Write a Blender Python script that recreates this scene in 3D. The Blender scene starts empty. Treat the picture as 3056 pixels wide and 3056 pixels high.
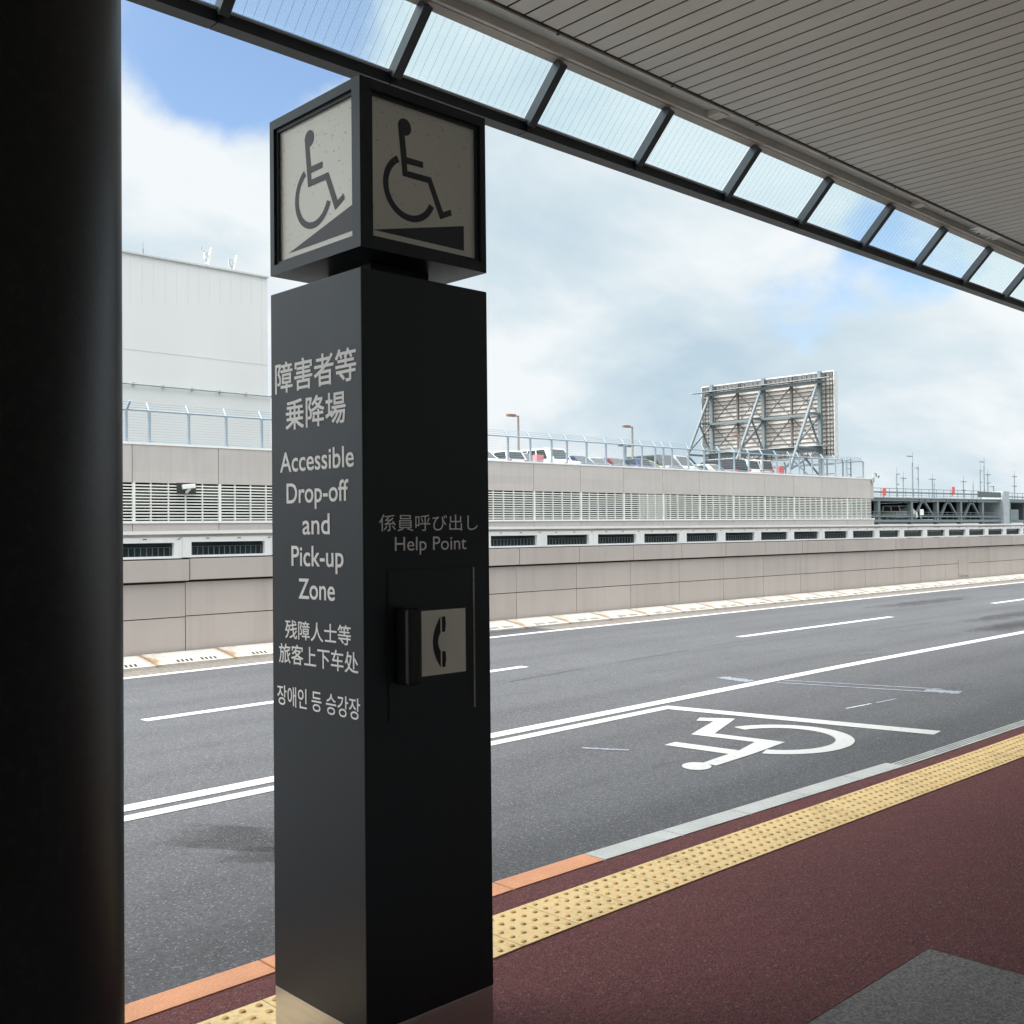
import bpy, bmesh, math, random
from mathutils import Vector, Matrix
random.seed(7)
SC = bpy.context.scene
COL = SC.collection
rad = math.radians

# ------------------------------------------------------------------ camera
cam = bpy.data.cameras.new("camera")
cam.sensor_width = 36.0
cam.lens = 37.466
cam.clip_start = 0.05
cam.clip_end = 6000
camo = bpy.data.objects.new("camera", cam)
COL.objects.link(camo)
yaw, pitch, roll = rad(46.173), rad(1.0608), rad(-0.597)
F = Vector((math.cos(yaw) * math.cos(pitch), math.sin(yaw) * math.cos(pitch), math.sin(pitch)))
R0 = Vector((math.sin(yaw), -math.cos(yaw), 0))
U0 = R0.cross(F)
R = math.cos(roll) * R0 + math.sin(roll) * U0
U = -math.sin(roll) * R0 + math.cos(roll) * U0
camo.matrix_world = Matrix(((R.x, U.x, -F.x, 0), (R.y, U.y, -F.y, 0), (R.z, U.z, -F.z, 1.5), (0, 0, 0, 1)))
SC.camera = camo

# ------------------------------------------------------------------ sky and light
SUN_EL, SUN_AZ = 52.0, 148.0      # degrees; azimuth counter-clockwise from +X (veiled sun, high over the street to the left)
W = bpy.data.worlds.new("World")
SC.world = W
W.use_nodes = True
nt = W.node_tree
nt.nodes.clear()
def N(t, kind, **kw):
    n = t.nodes.new(kind)
    for k, v in kw.items():
        setattr(n, k, v)
    return n
def math_node(t, op, a, b=None, c=None, clamp=False):
    n = N(t, 'ShaderNodeMath', operation=op)
    n.use_clamp = clamp
    for i, v in enumerate((a, b, c)):
        if v is None:
            continue
        if isinstance(v, (int, float)):
            n.inputs[i].default_value = v
        else:
            t.links.new(v, n.inputs[i])
    return n.outputs[0]
def mix_col(t, fac, a, b, blend='MIX'):
    n = N(t, 'ShaderNodeMix', data_type='RGBA', blend_type=blend)
    for sock, v in ((n.inputs[0], fac), (n.inputs[6], a), (n.inputs[7], b)):
        if isinstance(v, (int, float)):
            sock.default_value = v
        elif isinstance(v, tuple):
            sock.default_value = v if len(v) == 4 else (*v, 1)
        else:
            t.links.new(v, sock)
    return n.outputs[2]
def ramp(t, src, stops, interp='LINEAR'):
    n = N(t, 'ShaderNodeValToRGB')
    n.color_ramp.interpolation = interp
    e = n.color_ramp.elements
    while len(e) < len(stops):
        e.new(0.5)
    for el, (p, c) in zip(e, stops):
        el.position = p
        el.color = (c, c, c, 1) if isinstance(c, (int, float)) else (*c, 1)
    t.links.new(src, n.inputs[0])
    return n.outputs[0]
L = nt.links.new
sky = N(nt, 'ShaderNodeTexSky', sky_type='NISHITA')
sky.sun_disc = False
sky.sun_elevation = rad(SUN_EL)
sky.sun_rotation = rad(90 - SUN_AZ)
sky.air_density = 1.0
sky.dust_density = 0.6
tc = N(nt, 'ShaderNodeTexCoord')
sep = N(nt, 'ShaderNodeSeparateXYZ')
L(tc.outputs['Generated'], sep.inputs[0])
zz = math_node(nt, 'MAXIMUM', sep.outputs[2], 0.0)
zz = math_node(nt, 'ADD', zz, 0.42)
cx_ = math_node(nt, 'DIVIDE', sep.outputs[0], zz)
cy_ = math_node(nt, 'DIVIDE', sep.outputs[1], zz)
cmb = N(nt, 'ShaderNodeCombineXYZ')
L(cx_, cmb.inputs[0]); L(cy_, cmb.inputs[1])
def wnoise(scale, detail, rough, off=(0, 0, 0), dist=0.0):
    mp = N(nt, 'ShaderNodeMapping')
    mp.inputs['Location'].default_value = off
    L(cmb.outputs[0], mp.inputs[0])
    n = N(nt, 'ShaderNodeTexNoise')
    n.inputs['Scale'].default_value = scale
    n.inputs['Detail'].default_value = detail
    n.inputs['Roughness'].default_value = rough
    n.inputs['Distortion'].default_value = dist
    L(mp.outputs[0], n.inputs[0])
    return n.outputs[0]
n1 = wnoise(2.0, 8, 0.56, (3.1, 1.7, 0), 0.3)
n2 = wnoise(2.1, 8, 0.55, (5.2, 3.4, 2), 0.25)
# a gap in the cloud deck high on the left of the street
gap_dir = Vector((0.443, 0.783, 0.437)).normalized()
vm = N(nt, 'ShaderNodeVectorMath', operation='DOT_PRODUCT')
vm.inputs[1].default_value = gap_dir
L(tc.outputs['Generated'], vm.inputs[0])
gap = ramp(nt, vm.outputs['Value'], [(0.991, 0.0), (0.9988, 1.0)])
cov = math_node(nt, 'SUBTRACT', n1, math_node(nt, 'MULTIPLY', gap, 0.31))
vm2 = N(nt, 'ShaderNodeVectorMath', operation='DOT_PRODUCT')      # a thin break low on the right
vm2.inputs[1].default_value = Vector((0.862, 0.47, 0.19)).normalized()
L(tc.outputs['Generated'], vm2.inputs[0])
cov = math_node(nt, 'SUBTRACT', cov, math_node(nt, 'MULTIPLY', ramp(nt, vm2.outputs['Value'], [(0.990, 0.0), (0.9995, 1.0)]), 0.17))
cover = ramp(nt, cov, [(0.22, 0.0), (0.36, 1.0)], 'EASE')
shade = ramp(nt, n2, [(0.32, (3.4, 4.3, 4.95)), (0.46, (4.4, 5.1, 5.5)), (0.58, (5.75, 6.05, 6.2))])
skyb = mix_col(nt, 1.0, sky.outputs[0], (1.3, 1.32, 1.33, 1), 'MULTIPLY')
allsky = mix_col(nt, cover, skyb, shade)
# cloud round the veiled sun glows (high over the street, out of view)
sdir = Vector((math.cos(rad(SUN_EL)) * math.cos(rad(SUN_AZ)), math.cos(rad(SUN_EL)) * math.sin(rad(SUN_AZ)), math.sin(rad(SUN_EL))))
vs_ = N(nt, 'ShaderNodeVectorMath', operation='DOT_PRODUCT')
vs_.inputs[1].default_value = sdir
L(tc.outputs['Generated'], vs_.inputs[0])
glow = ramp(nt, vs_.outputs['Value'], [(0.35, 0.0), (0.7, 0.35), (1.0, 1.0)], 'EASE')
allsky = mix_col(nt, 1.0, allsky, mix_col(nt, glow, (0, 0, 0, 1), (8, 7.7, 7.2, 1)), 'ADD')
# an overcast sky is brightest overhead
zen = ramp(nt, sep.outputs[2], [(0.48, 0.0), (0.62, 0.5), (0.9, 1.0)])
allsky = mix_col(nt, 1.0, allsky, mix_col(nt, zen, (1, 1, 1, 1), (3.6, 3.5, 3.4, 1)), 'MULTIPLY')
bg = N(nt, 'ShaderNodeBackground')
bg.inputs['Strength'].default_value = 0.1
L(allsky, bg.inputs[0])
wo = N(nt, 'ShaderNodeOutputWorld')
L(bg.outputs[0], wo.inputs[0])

sun = bpy.data.lights.new("sun", 'SUN')
sun.energy = 2.7
sun.angle = rad(40)
sun.color = (1.0, 0.96, 0.9)
suno = bpy.data.objects.new("sun", sun)
COL.objects.link(suno)
sd = Vector((math.cos(rad(SUN_EL)) * math.cos(rad(SUN_AZ)), math.cos(rad(SUN_EL)) * math.sin(rad(SUN_AZ)), math.sin(rad(SUN_EL))))
suno.rotation_euler = sd.to_track_quat('Z', 'Y').to_euler()
suno.location = (0, -20, 40)

SC.view_settings.view_transform = 'Standard'
SC.view_settings.look = 'None'
SC.view_settings.exposure = 0.65
SC.view_settings.gamma = 1.0
SC.render.resolution_x = SC.render.resolution_y = 1024

# ------------------------------------------------------------------ helpers
ORG = {}
class MB:
    def __init__(s):
        s.v = []; s.f = []; s.mi = []; s.sm = []
    def add(s, vs, fs, mi=0, smooth=False):
        b = len(s.v)
        s.v += [tuple(v) for v in vs]
        for f in fs:
            s.f.append([b + i for i in f]); s.mi.append(mi); s.sm.append(smooth)
    def box(s, a, b, mi=0):
        x0, y0, z0 = a; x1, y1, z1 = b
        s.add([(x0, y0, z0), (x1, y0, z0), (x1, y1, z0), (x0, y1, z0), (x0, y0, z1), (x1, y0, z1), (x1, y1, z1), (x0, y1, z1)],
              [(0, 3, 2, 1), (4, 5, 6, 7), (0, 1, 5, 4), (1, 2, 6, 5), (2, 3, 7, 6), (3, 0, 4, 7)], mi)
        return s
    def bar(s, p, q, w, h=None, up=(0, 0, 1), mi=0):
        """square bar from p to q, w across, h along up"""
        h = h or w
        p = Vector(p); q = Vector(q); d = (q - p).normalized(); u = Vector(up)
        if abs(d.dot(u)) > 0.98:
            u = Vector((1, 0, 0))
        r = d.cross(u).normalized(); u = r.cross(d).normalized()
        c = []
        for e in (p, q):
            for a, b in ((-1, -1), (1, -1), (1, 1), (-1, 1)):
                c.append(e + r * (a * w / 2) + u * (b * h / 2))
        s.add(c, [(3, 2, 1, 0), (4, 5, 6, 7), (0, 1, 5, 4), (1, 2, 6, 5), (2, 3, 7, 6), (3, 0, 4, 7)], mi)
        return s
    def tube(s, p, q, r, r2=None, n=10, mi=0, caps=True):
        r2 = r if r2 is None else r2
        p = Vector(p); q = Vector(q); d = (q - p).normalized()
        u = Vector((0, 0, 1)) if abs(d.z) < 0.95 else Vector((1, 0, 0))
        a = d.cross(u).normalized(); b = d.cross(a).normalized()
        vs = []
        for e, rr in ((p, r), (q, r2)):
            for i in range(n):
                t = 2 * math.pi * i / n
                vs.append(e + a * (rr * math.cos(t)) + b * (rr * math.sin(t)))
        s.add(vs, [(i, i + n, (i + 1) % n + n, (i + 1) % n) for i in range(n)], mi, True)
        if caps:
            s.add(vs[:n], [tuple(range(n))], mi)
            s.add(vs[n:], [tuple(reversed(range(n)))], mi)
        return s
    def prism(s, pts, off, mi=0):
        """polygon pts (3D) swept by vector off"""
        n = len(pts); o = Vector(off)
        vs = [Vector(p) for p in pts] + [Vector(p) + o for p in pts]
        s.add(vs, [tuple(reversed(range(n))), tuple(range(n, 2 * n))] + [(i, (i + 1) % n, (i + 1) % n + n, i + n) for i in range(n)], mi)
        return s
    def quad(s, a, b, c, d, mi=0):
        s.add([a, b, c, d], [(0, 1, 2, 3)], mi); return s
    def build(s, name, mats, parent=None, loc=None, bevel=0, fix=True):
        me = bpy.data.meshes.new(name)
        o = bpy.data.objects.new(name, me)
        org = Vector((0, 0, 0))
        if parent is not None:
            org = ORG[parent.name]; o.parent = parent
        elif loc is not None:
            org = Vector(loc); o.location = org
        ORG[o.name] = org
        me.from_pydata([tuple(Vector(v) - org) for v in s.v], [], s.f)
        if not isinstance(mats, (list, tuple)):
            mats = [mats]
        for m in mats:
            me.materials.append(m)
        me.polygons.foreach_set('material_index', s.mi)
        me.polygons.foreach_set('use_smooth', s.sm)
        if fix or bevel:
            bm = bmesh.new(); bm.from_mesh(me)
            if bevel:
                bmesh.ops.remove_doubles(bm, verts=bm.verts, dist=1e-5)
            bmesh.ops.recalc_face_normals(bm, faces=bm.faces)
            if bevel:
                es = [e for e in bm.edges if len(e.link_faces) == 2 and e.calc_face_angle(0) > 0.35]
                bmesh.ops.bevel(bm, geom=es, offset=bevel, segments=2, profile=0.6, affect='EDGES', clamp_overlap=True)
            bm.to_mesh(me); bm.free()
        me.update()
        COL.objects.link(o)
        return o
def tag(o, label=None, cat=None, group=None, kind=None):
    if label: o['label'] = label
    if cat: o['category'] = cat
    if group: o['group'] = group
    if kind: o['kind'] = kind
    return o
def thing(name, loc, label, cat, group=None, rz=0.0):
    o = bpy.data.objects.new(name, None)
    o.empty_display_size = 0.2
    o.location = loc; o.rotation_euler = (0, 0, rz)
    COL.objects.link(o)
    ORG[o.name] = Vector(loc)
    return tag(o, label, cat, group)

# ------------------------------------------------------------------ materials
def base_mat(name):
    m = bpy.data.materials.new(name); m.use_nodes = True
    t = m.node_tree
    return m, t, t.nodes['Principled BSDF']
def coords(t, kind='Object', scale=None):
    c = N(t, 'ShaderNodeTexCoord').outputs[kind]
    if scale:
        mp = N(t, 'ShaderNodeMapping'); mp.inputs['Scale'].default_value = scale
        t.links.new(c, mp.inputs[0]); return mp.outputs[0]
    return c
def noise(t, co, scale, detail=4, rough=0.5, dist=0):
    n = N(t, 'ShaderNodeTexNoise')
    n.inputs['Scale'].default_value = scale; n.inputs['Detail'].default_value = detail
    n.inputs['Roughness'].default_value = rough; n.inputs['Distortion'].default_value = dist
    t.links.new(co, n.inputs[0]); return n.outputs[0]
def voro(t, co, scale, out='Color'):
    n = N(t, 'ShaderNodeTexVoronoi'); n.inputs['Scale'].default_value = scale
    t.links.new(co, n.inputs[0]); return n.outputs[out]
def bumpn(t, bsdf, h, strength, dist=0.01):
    b = N(t, 'ShaderNodeBump'); b.inputs['Strength'].default_value = strength; b.inputs['Distance'].default_value = dist
    t.links.new(h, b.inputs['Height']); t.links.new(b.outputs[0], bsdf.inputs['Normal'])
def sc3(c, k): return tuple(min(1, x * k) for x in c[:3])
def mat(name, col, rough=0.6, metal=0.0, var=0.12, scale=3.0, bump=0.0, bscale=60, spec=0.5, stretch=None, fine=0.0):
    m, t, b = base_mat(name)
    co = coords(t, 'Object', stretch)
    n = noise(t, co, scale, 5, 0.6)
    c = mix_col(t, ramp(t, n, [(0.3, 0.0), (0.7, 1.0)]), sc3(col, 1 - var), sc3(col, 1 + var))
    if fine:
        nf = noise(t, co, scale * 40, 2, 0.5)
        c = mix_col(t, math_node(t, 'MULTIPLY', ramp(t, nf, [(0.35, 1.0), (0.6, 0.0)]), fine), c, sc3(col, 0.45))
    t.links.new(c, b.inputs['Base Color'])
    b.inputs['Roughness'].default_value = rough; b.inputs['Metallic'].default_value = metal
    b.inputs['Specular IOR Level'].default_value = spec
    rr = math_node(t, 'ADD', rough - 0.06, math_node(t, 'MULTIPLY', n, 0.12))
    t.links.new(rr, b.inputs['Roughness'])
    if bump:
        bumpn(t, b, noise(t, co, bscale, 3), bump)
    return m
def ground_mat(name, col, stone=60, speck=0.45, light=(0.3, 0.3, 0.3), lightp=0.06, big=0.18, bump=0.5, rough=0.85, worn=None, stain=None):
    m, t, b = base_mat(name)
    co = coords(t, 'Object')
    v = voro(t, co, stone)
    sepc = N(t, 'ShaderNodeSeparateColor'); t.links.new(v, sepc.inputs[0])
    g = math_node(t, 'ADD', 1 - speck, math_node(t, 'MULTIPLY', sepc.outputs[0], 2 * speck))
    big1 = noise(t, co, 0.35, 5, 0.6)
    big2 = noise(t, coords(t, 'Object', (0.12, 1.3, 1)), 1.0, 4, 0.6)
    g = math_node(t, 'MULTIPLY', g, math_node(t, 'ADD', 1 - big, math_node(t, 'MULTIPLY', big1, 2 * big)))
    g = math_node(t, 'MULTIPLY', g, math_node(t, 'ADD', 1 - big * 0.7, math_node(t, 'MULTIPLY', big2, 1.4 * big)))
    mid = noise(t, co, 9, 4, 0.7)
    g = math_node(t, 'MULTIPLY', g, math_node(t, 'ADD', 0.85, math_node(t, 'MULTIPLY', mid, 0.3)))
    if worn:          # darker wheel tracks and a drip line along each lane (local Y of the lane centres)
        sy_ = N(t, 'ShaderNodeSeparateXYZ'); t.links.new(co, sy_.inputs[0])
        for yc in worn:
            d_ = math_node(t, 'ABSOLUTE', math_node(t, 'SUBTRACT', sy_.outputs[1], yc))
            d2 = math_node(t, 'ABSOLUTE', math_node(t, 'SUBTRACT', d_, 0.78))
            d2 = math_node(t, 'ADD', d2, math_node(t, 'MULTIPLY', big2, 0.3))
            g = math_node(t, 'MULTIPLY', g, ramp(t, d2, [(0.15, 0.87), (0.48, 1.0)], 'EASE'))
            d3 = math_node(t, 'ADD', d_, math_node(t, 'MULTIPLY', noise(t, co, 1.7, 5, 0.7), 0.5))
            g = math_node(t, 'MULTIPLY', g, ramp(t, d3, [(0.20, 0.86), (0.36, 1.0)], 'EASE'))
    c = mix_col(t, 1.0, (*col, 1), g, 'MULTIPLY')
    ls = ramp(t, sepc.outputs[1], [(1 - lightp - 0.01, 0.0), (1 - lightp, 1.0)])
    c = mix_col(t, math_node(t, 'MULTIPLY', ls, 0.7), c, light)
    t.links.new(c, b.inputs['Base Color'])
    b.inputs['Roughness'].default_value = rough
    b.inputs['Specular IOR Level'].default_value = 0.35
    h = math_node(t, 'ADD', voro(t, co, stone, 'Distance'), noise(t, co, stone * 1.7, 3))
    bumpn(t, b, h, bump, 0.006)
    if stain:         # soft edged stain: fades out to what lies below
        gc = coords(t, 'Generated')
        vm_ = N(t, 'ShaderNodeVectorMath', operation='DISTANCE'); vm_.inputs[1].default_value = (0.5, 0.5, 0.5); t.links.new(gc, vm_.inputs[0])
        f_ = math_node(t, 'SUBTRACT', noise(t, co, stain, 6, 0.68), math_node(t, 'MULTIPLY', vm_.outputs['Value'], 0.62))
        f_ = math_node(t, 'MULTIPLY', ramp(t, f_, [(0.14, 0.0), (0.44, 1.0)], 'EASE'), 0.5)
        tr = N(t, 'ShaderNodeBsdfTransparent'); mx = N(t, 'ShaderNodeMixShader')
        t.links.new(f_, mx.inputs[0]); t.links.new(tr.outputs[0], mx.inputs[1]); t.links.new(b.outputs[0], mx.inputs[2])
        t.links.new(mx.outputs[0], t.nodes['Material Output'].inputs[0])
    return m
M = {}
M['asphalt'] = ground_mat('asphalt', (0.067, 0.070, 0.078), 115, 0.34, (0.18, 0.18, 0.19), 0.045, 0.24, 0.45, worn=(4.8, 7.95, 10.85))
M['red'] = ground_mat('red_pavement', (0.128, 0.041, 0.043), 125, 0.34, (0.20, 0.13, 0.12), 0.03, 0.22, 0.7)
M['patch'] = ground_mat('grey_paving', (0.17, 0.16, 0.162), 110, 0.35, (0.22, 0.21, 0.2), 0.05, 0.2, 0.4)
M['bounce_floor'] = ground_mat('pale_bounce_paving', (0.55, 0.53, 0.50), 130, 0.2, (0.6, 0.6, 0.58), 0.05, 0.1, 0.2)
M['ground'] = ground_mat('far_ground', (0.14, 0.14, 0.13), 2, 0.2, (0.2, 0.2, 0.2), 0.03, 0.3, 0.2)
M['apron'] = ground_mat('gutter_concrete', (0.17, 0.155, 0.14), 40, 0.25, (0.25, 0.24, 0.22), 0.04, 0.25, 0.3)
def paint_mat(name, col, wear=0.35):
    m, t, b = base_mat(name)
    co = coords(t, 'Object')
    n = noise(t, co, 26, 6, 0.75)
    n2 = noise(t, co, 1.1, 4, 0.6)
    w = ramp(t, math_node(t, 'ADD', n, math_node(t, 'MULTIPLY', n2, 0.25)), [(0.46, 1.0), (0.55, 0.0)])
    c = mix_col(t, math_node(t, 'MULTIPLY', w, wear), col, (0.16, 0.16, 0.165))
    c = mix_col(t, ramp(t, n2, [(0.35, 0.12), (0.7, 0.0)]), c, (0.3, 0.29, 0.27))
    t.links.new(c, b.inputs['Base Color']); b.inputs['Roughness'].default_value = 0.6
    bumpn(t, b, noise(t, co, 110, 3), 0.4, 0.004)
    return m
M['paint'] = paint_mat('white_road_paint', (0.52, 0.53, 0.53), 0.8)
M['paint2'] = paint_mat('greyed_road_paint', (0.42, 0.43, 0.43), 0.8)
M['faded'] = paint_mat('faded_road_paint', (0.17, 0.19, 0.235), 1.0)
M['sealer'] = ground_mat('dark_sealer', (0.046, 0.047, 0.052), 105, 0.45, (0.2, 0.2, 0.2), 0.05, 0.3, 0.7, stain=2.6)
M['drip'] = ground_mat('oil_drip', (0.032, 0.032, 0.036), 105, 0.4, (0.15, 0.15, 0.16), 0.03, 0.3, 0.5, stain=4.0)
M['grime'] = ground_mat('pavement_grime', (0.085, 0.040, 0.042), 120, 0.4, (0.1, 0.08, 0.08), 0.03, 0.3, 0.5, stain=3.0)
M['kerb'] = mat('grey_kerb_stone', (0.50, 0.525, 0.52), 0.8, var=0.14, scale=3, bump=0.3, bscale=160, fine=0.25)
M['kerb_o'] = mat('orange_kerb_stone', (0.66, 0.31, 0.17), 0.8, var=0.12, scale=4, bump=0.3, bscale=160, fine=0.3)
def wall_mat(name, col, pw, x0):
    m, t, b = base_mat(name)
    co = N(t, 'ShaderNodeNewGeometry').outputs['Position']
    s_ = N(t, 'ShaderNodeSeparateXYZ'); t.links.new(co, s_.inputs[0])
    ix = math_node(t, 'FLOOR', math_node(t, 'DIVIDE', math_node(t, 'SUBTRACT', s_.outputs[0], x0), pw))
    iz = math_node(t, 'FLOOR', math_node(t, 'DIVIDE', math_node(t, 'ADD', s_.outputs[2], 0.06), 0.485))
    wn = N(t, 'ShaderNodeTexWhiteNoise', noise_dimensions='2D')
    cb = N(t, 'ShaderNodeCombineXYZ'); t.links.new(ix, cb.inputs[0]); t.links.new(iz, cb.inputs[1]); t.links.new(cb.outputs[0], wn.inputs['Vector'])
    mp = N(t, 'ShaderNodeMapping'); mp.inputs['Scale'].default_value = (3.0, 1, 0.16); t.links.new(co, mp.inputs[0])
    st = noise(t, mp.outputs[0], 1.6, 6, 0.65)
    cl = noise(t, co, 0.9, 5, 0.6)
    fn = noise(t, co, 40, 3, 0.6)
    g_ = math_node(t, 'ADD', 0.955, math_node(t, 'MULTIPLY', wn.outputs['Value'], 0.07))
    g_ = math_node(t, 'MULTIPLY', g_, ramp(t, st, [(0.30, 0.90), (0.52, 1.0)]))
    g_ = math_node(t, 'MULTIPLY', g_, ramp(t, cl, [(0.3, 0.95), (0.65, 1.02)]))
    g_ = math_node(t, 'MULTIPLY', g_, math_node(t, 'ADD', 0.96, math_node(t, 'MULTIPLY', fn, 0.08)))
    c = mix_col(t, 1.0, (*col, 1), g_, 'MULTIPLY')
    t.links.new(c, b.inputs['Base Color']); b.inputs['Roughness'].default_value = 0.65
    bumpn(t, b, fn, 0.08, 0.01)
    return m
M['wall'] = wall_mat('beige_wall_panel', (0.51, 0.455, 0.425), 1.5645, 13.1)
M['wall2'] = wall_mat('beige_parking_panel', (0.55, 0.505, 0.48), 4.128, 45.0)
M['joint'] = mat('dark_joint', (0.03, 0.027, 0.025), 0.9)
M['white'] = mat('white_painted_metal', (0.87, 0.88, 0.87), 0.45, var=0.05, scale=2.5, fine=0.06)
M['block'] = None
M['glass_d'] = mat('dark_window_glass', (0.022, 0.034, 0.036), 0.12, var=0.3, scale=2.0)
M['bars'] = mat('window_bars', (0.10, 0.12, 0.125), 0.6)
M['galv'] = mat('galvanised_steel', (0.42, 0.46, 0.49), 0.5, 0.35, var=0.12, scale=1.5)
M['fence'] = mat('pale_blue_fence_paint', (0.30, 0.37, 0.43), 0.5, 0.1, var=0.08, scale=2)
M['cladding'] = mat('white_cladding', (0.735, 0.735, 0.725), 0.55, var=0.03, scale=0.15, stretch=(1, 1, 0.2))
M['clad_j'] = mat('cladding_joint', (0.60, 0.61, 0.61), 0.7)
M['cream'] = mat('cream_louvre_paint', (0.84, 0.84, 0.79), 0.5, var=0.05, scale=1)
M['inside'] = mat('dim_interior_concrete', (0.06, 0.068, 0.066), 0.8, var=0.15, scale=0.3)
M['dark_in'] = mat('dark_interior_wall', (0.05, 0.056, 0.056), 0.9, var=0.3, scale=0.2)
M['beam'] = mat('dark_steel_beam', (0.006, 0.009, 0.014), 0.42, 0.0, var=0.2, scale=4)
M['mull'] = mat('slate_mullion', (0.032, 0.042, 0.052), 0.4, 0.0, var=0.12, scale=4)
M['pillar'] = None
M['slat'] = mat('grey_ceiling_slat', (0.66, 0.635, 0.575), 0.6, var=0.07, scale=0.9, stretch=(1, 0.3, 1), fine=0.04)
M['gapdark'] = mat('ceiling_gap', (0.008, 0.007, 0.006), 0.95)
M['rail'] = mat('stained_cream_rail', (0.56, 0.52, 0.47), 0.55, var=0.2, scale=3.5, stretch=(0.3, 1, 1), fine=0.12)
M['diff'] = mat('frosted_lamp_cover', (0.52, 0.56, 0.54), 0.35, var=0.08, scale=1.5)
M['column'] = None
M['term'] = mat('terminal_bounce_wall', (0.76, 0.74, 0.70), 0.7, var=0.06, scale=0.5)  # pale wall tone, raised to bounce light under the canopy
M['term_glass'] = mat('terminal_dark_glass', (0.012, 0.013, 0.015), 0.5)
M['lettering'] = mat('white_lettering', (0.92, 0.92, 0.93), 0.5, var=0.03, scale=9)
M['symbol'] = mat('dark_grey_symbol', (0.035, 0.04, 0.052), 0.42, var=0.08, scale=9)
M['phone_sym'] = mat('black_symbol', (0.01, 0.011, 0.013), 0.5)
M['steel'] = mat('brushed_steel', (0.66, 0.64, 0.62), 0.30, 0.85, var=0.08, scale=12, stretch=(1, 1, 14))
M['hinge'] = mat('aged_brass_hinge', (0.40, 0.36, 0.30), 0.45, 0.5, var=0.15, scale=20)
M['black'] = mat('black_plastic', (0.006, 0.007, 0.009), 0.36, var=0.2, scale=8)
M['brown_lamp'] = mat('reddish_brown_lamp', (0.27, 0.15, 0.12), 0.5)
M['pole_b'] = mat('taupe_pole', (0.27, 0.25, 0.23), 0.55)
M['board'] = mat('billboard_back_sheet', (0.70, 0.665, 0.63), 0.65, var=0.06, scale=0.4)
M['board_rim'] = mat('billboard_white_rim', (0.58, 0.60, 0.60), 0.5)
M['slatdark'] = mat('dark_steel_slat', (0.12, 0.115, 0.115), 0.55)
M['frame_g'] = mat('grey_green_steel', (0.17, 0.21, 0.225), 0.5, 0.1, var=0.1, scale=0.8)
M['strut'] = mat('pale_blue_grey_strut', (0.135, 0.165, 0.185), 0.5, 0.1, var=0.1, scale=0.8)
M['redbox'] = mat('red_box_paint', (0.62, 0.12, 0.11), 0.5)
M['pinkbox'] = mat('faded_pink_red_paint', (0.66, 0.27, 0.29), 0.6)
M['rubber'] = mat('tyre_rubber', (0.02, 0.02, 0.02), 0.8)
M['carglass'] = mat('car_glass', (0.035, 0.042, 0.048), 0.08, var=0.1)
M['lampglass'] = mat('clear_lamp_glass', (0.55, 0.57, 0.58), 0.15)
M['taillamp'] = mat('red_lamp_glass', (0.45, 0.02, 0.02), 0.2)
M['jagged'] = mat('jagged_white', (0.85, 0.85, 0.83), 0.6)
M['stone'] = mat('mottled_white_plate', (0.84, 0.81, 0.75), 0.45)

def block_mat():
    m, t, b = base_mat('white_drain_block')
    co = coords(t, 'Object')
    n = noise(t, co, 5, 5, 0.65)
    c = mix_col(t, ramp(t, n, [(0.50, 0.0), (0.68, 0.6)]), (0.56, 0.55, 0.51, 1), (0.34, 0.21, 0.10, 1))
    # rust gathered near the joints (local X = 0 and 1.1)
    s = N(t, 'ShaderNodeSeparateXYZ'); t.links.new(co, s.inputs[0])
    ed = math_node(t, 'ABSOLUTE', math_node(t, 'SUBTRACT', s.outputs[0], 0.55))
    ed = math_node(t, 'ADD', ed, math_node(t, 'MULTIPLY', math_node(t, 'SUBTRACT', n, 0.5), 0.3))
    c = mix_col(t, ramp(t, ed, [(0.44, 0.0), (0.55, 0.85)]), c, (0.30, 0.17, 0.075, 1))
    t.links.new(c, b.inputs['Base Color']); b.inputs['Roughness'].default_value = 0.8
    return m
M['block'] = block_mat()
def pillar_mat():
    m, t, b = base_mat('charcoal_pillar_paint')
    co = coords(t, 'Object')
    st = noise(t, coords(t, 'Object', (14, 14, 0.35)), 3, 4, 0.6)
    n = noise(t, co, 5, 5, 0.6)
    c = mix_col(t, st, (0.004, 0.006, 0.010, 1), (0.008, 0.010, 0.015, 1))
    t.links.new(c, b.inputs['Base Color'])
    r = math_node(t, 'ADD', 0.34, math_node(t, 'MULTIPLY', n, 0.14))
    t.links.new(r, b.inputs['Roughness'])
    b.inputs['Specular IOR Level'].default_value = 0.62
    b.inputs['Specular Tint'].default_value = (0.86, 0.95, 1.0, 1)
    return m
M['pillar'] = pillar_mat()
def column_mat():
    m, t, b = base_mat('black_column_paint')
    co = coords(t, 'Object')
    n = noise(t, co, 60, 5, 0.7)
    n2 = noise(t, coords(t, 'Object', (1, 1, 0.4)), 2.2, 4, 0.6)
    c = mix_col(t, ramp(t, n, [(0.5, 0.0), (0.75, 1.0)]), (0.0022, 0.003, 0.004, 1), (0.012, 0.013, 0.013, 1))
    t.links.new(c, b.inputs['Base Color'])
    t.links.new(math_node(t, 'ADD', 0.30, math_node(t, 'MULTIPLY', n2, 0.15)), b.inputs['Roughness'])
    b.inputs['Specular IOR Level'].default_value = 0.28
    bumpn(t, b, n, 0.14, 0.002)
    return m
M['column'] = column_mat()
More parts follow.
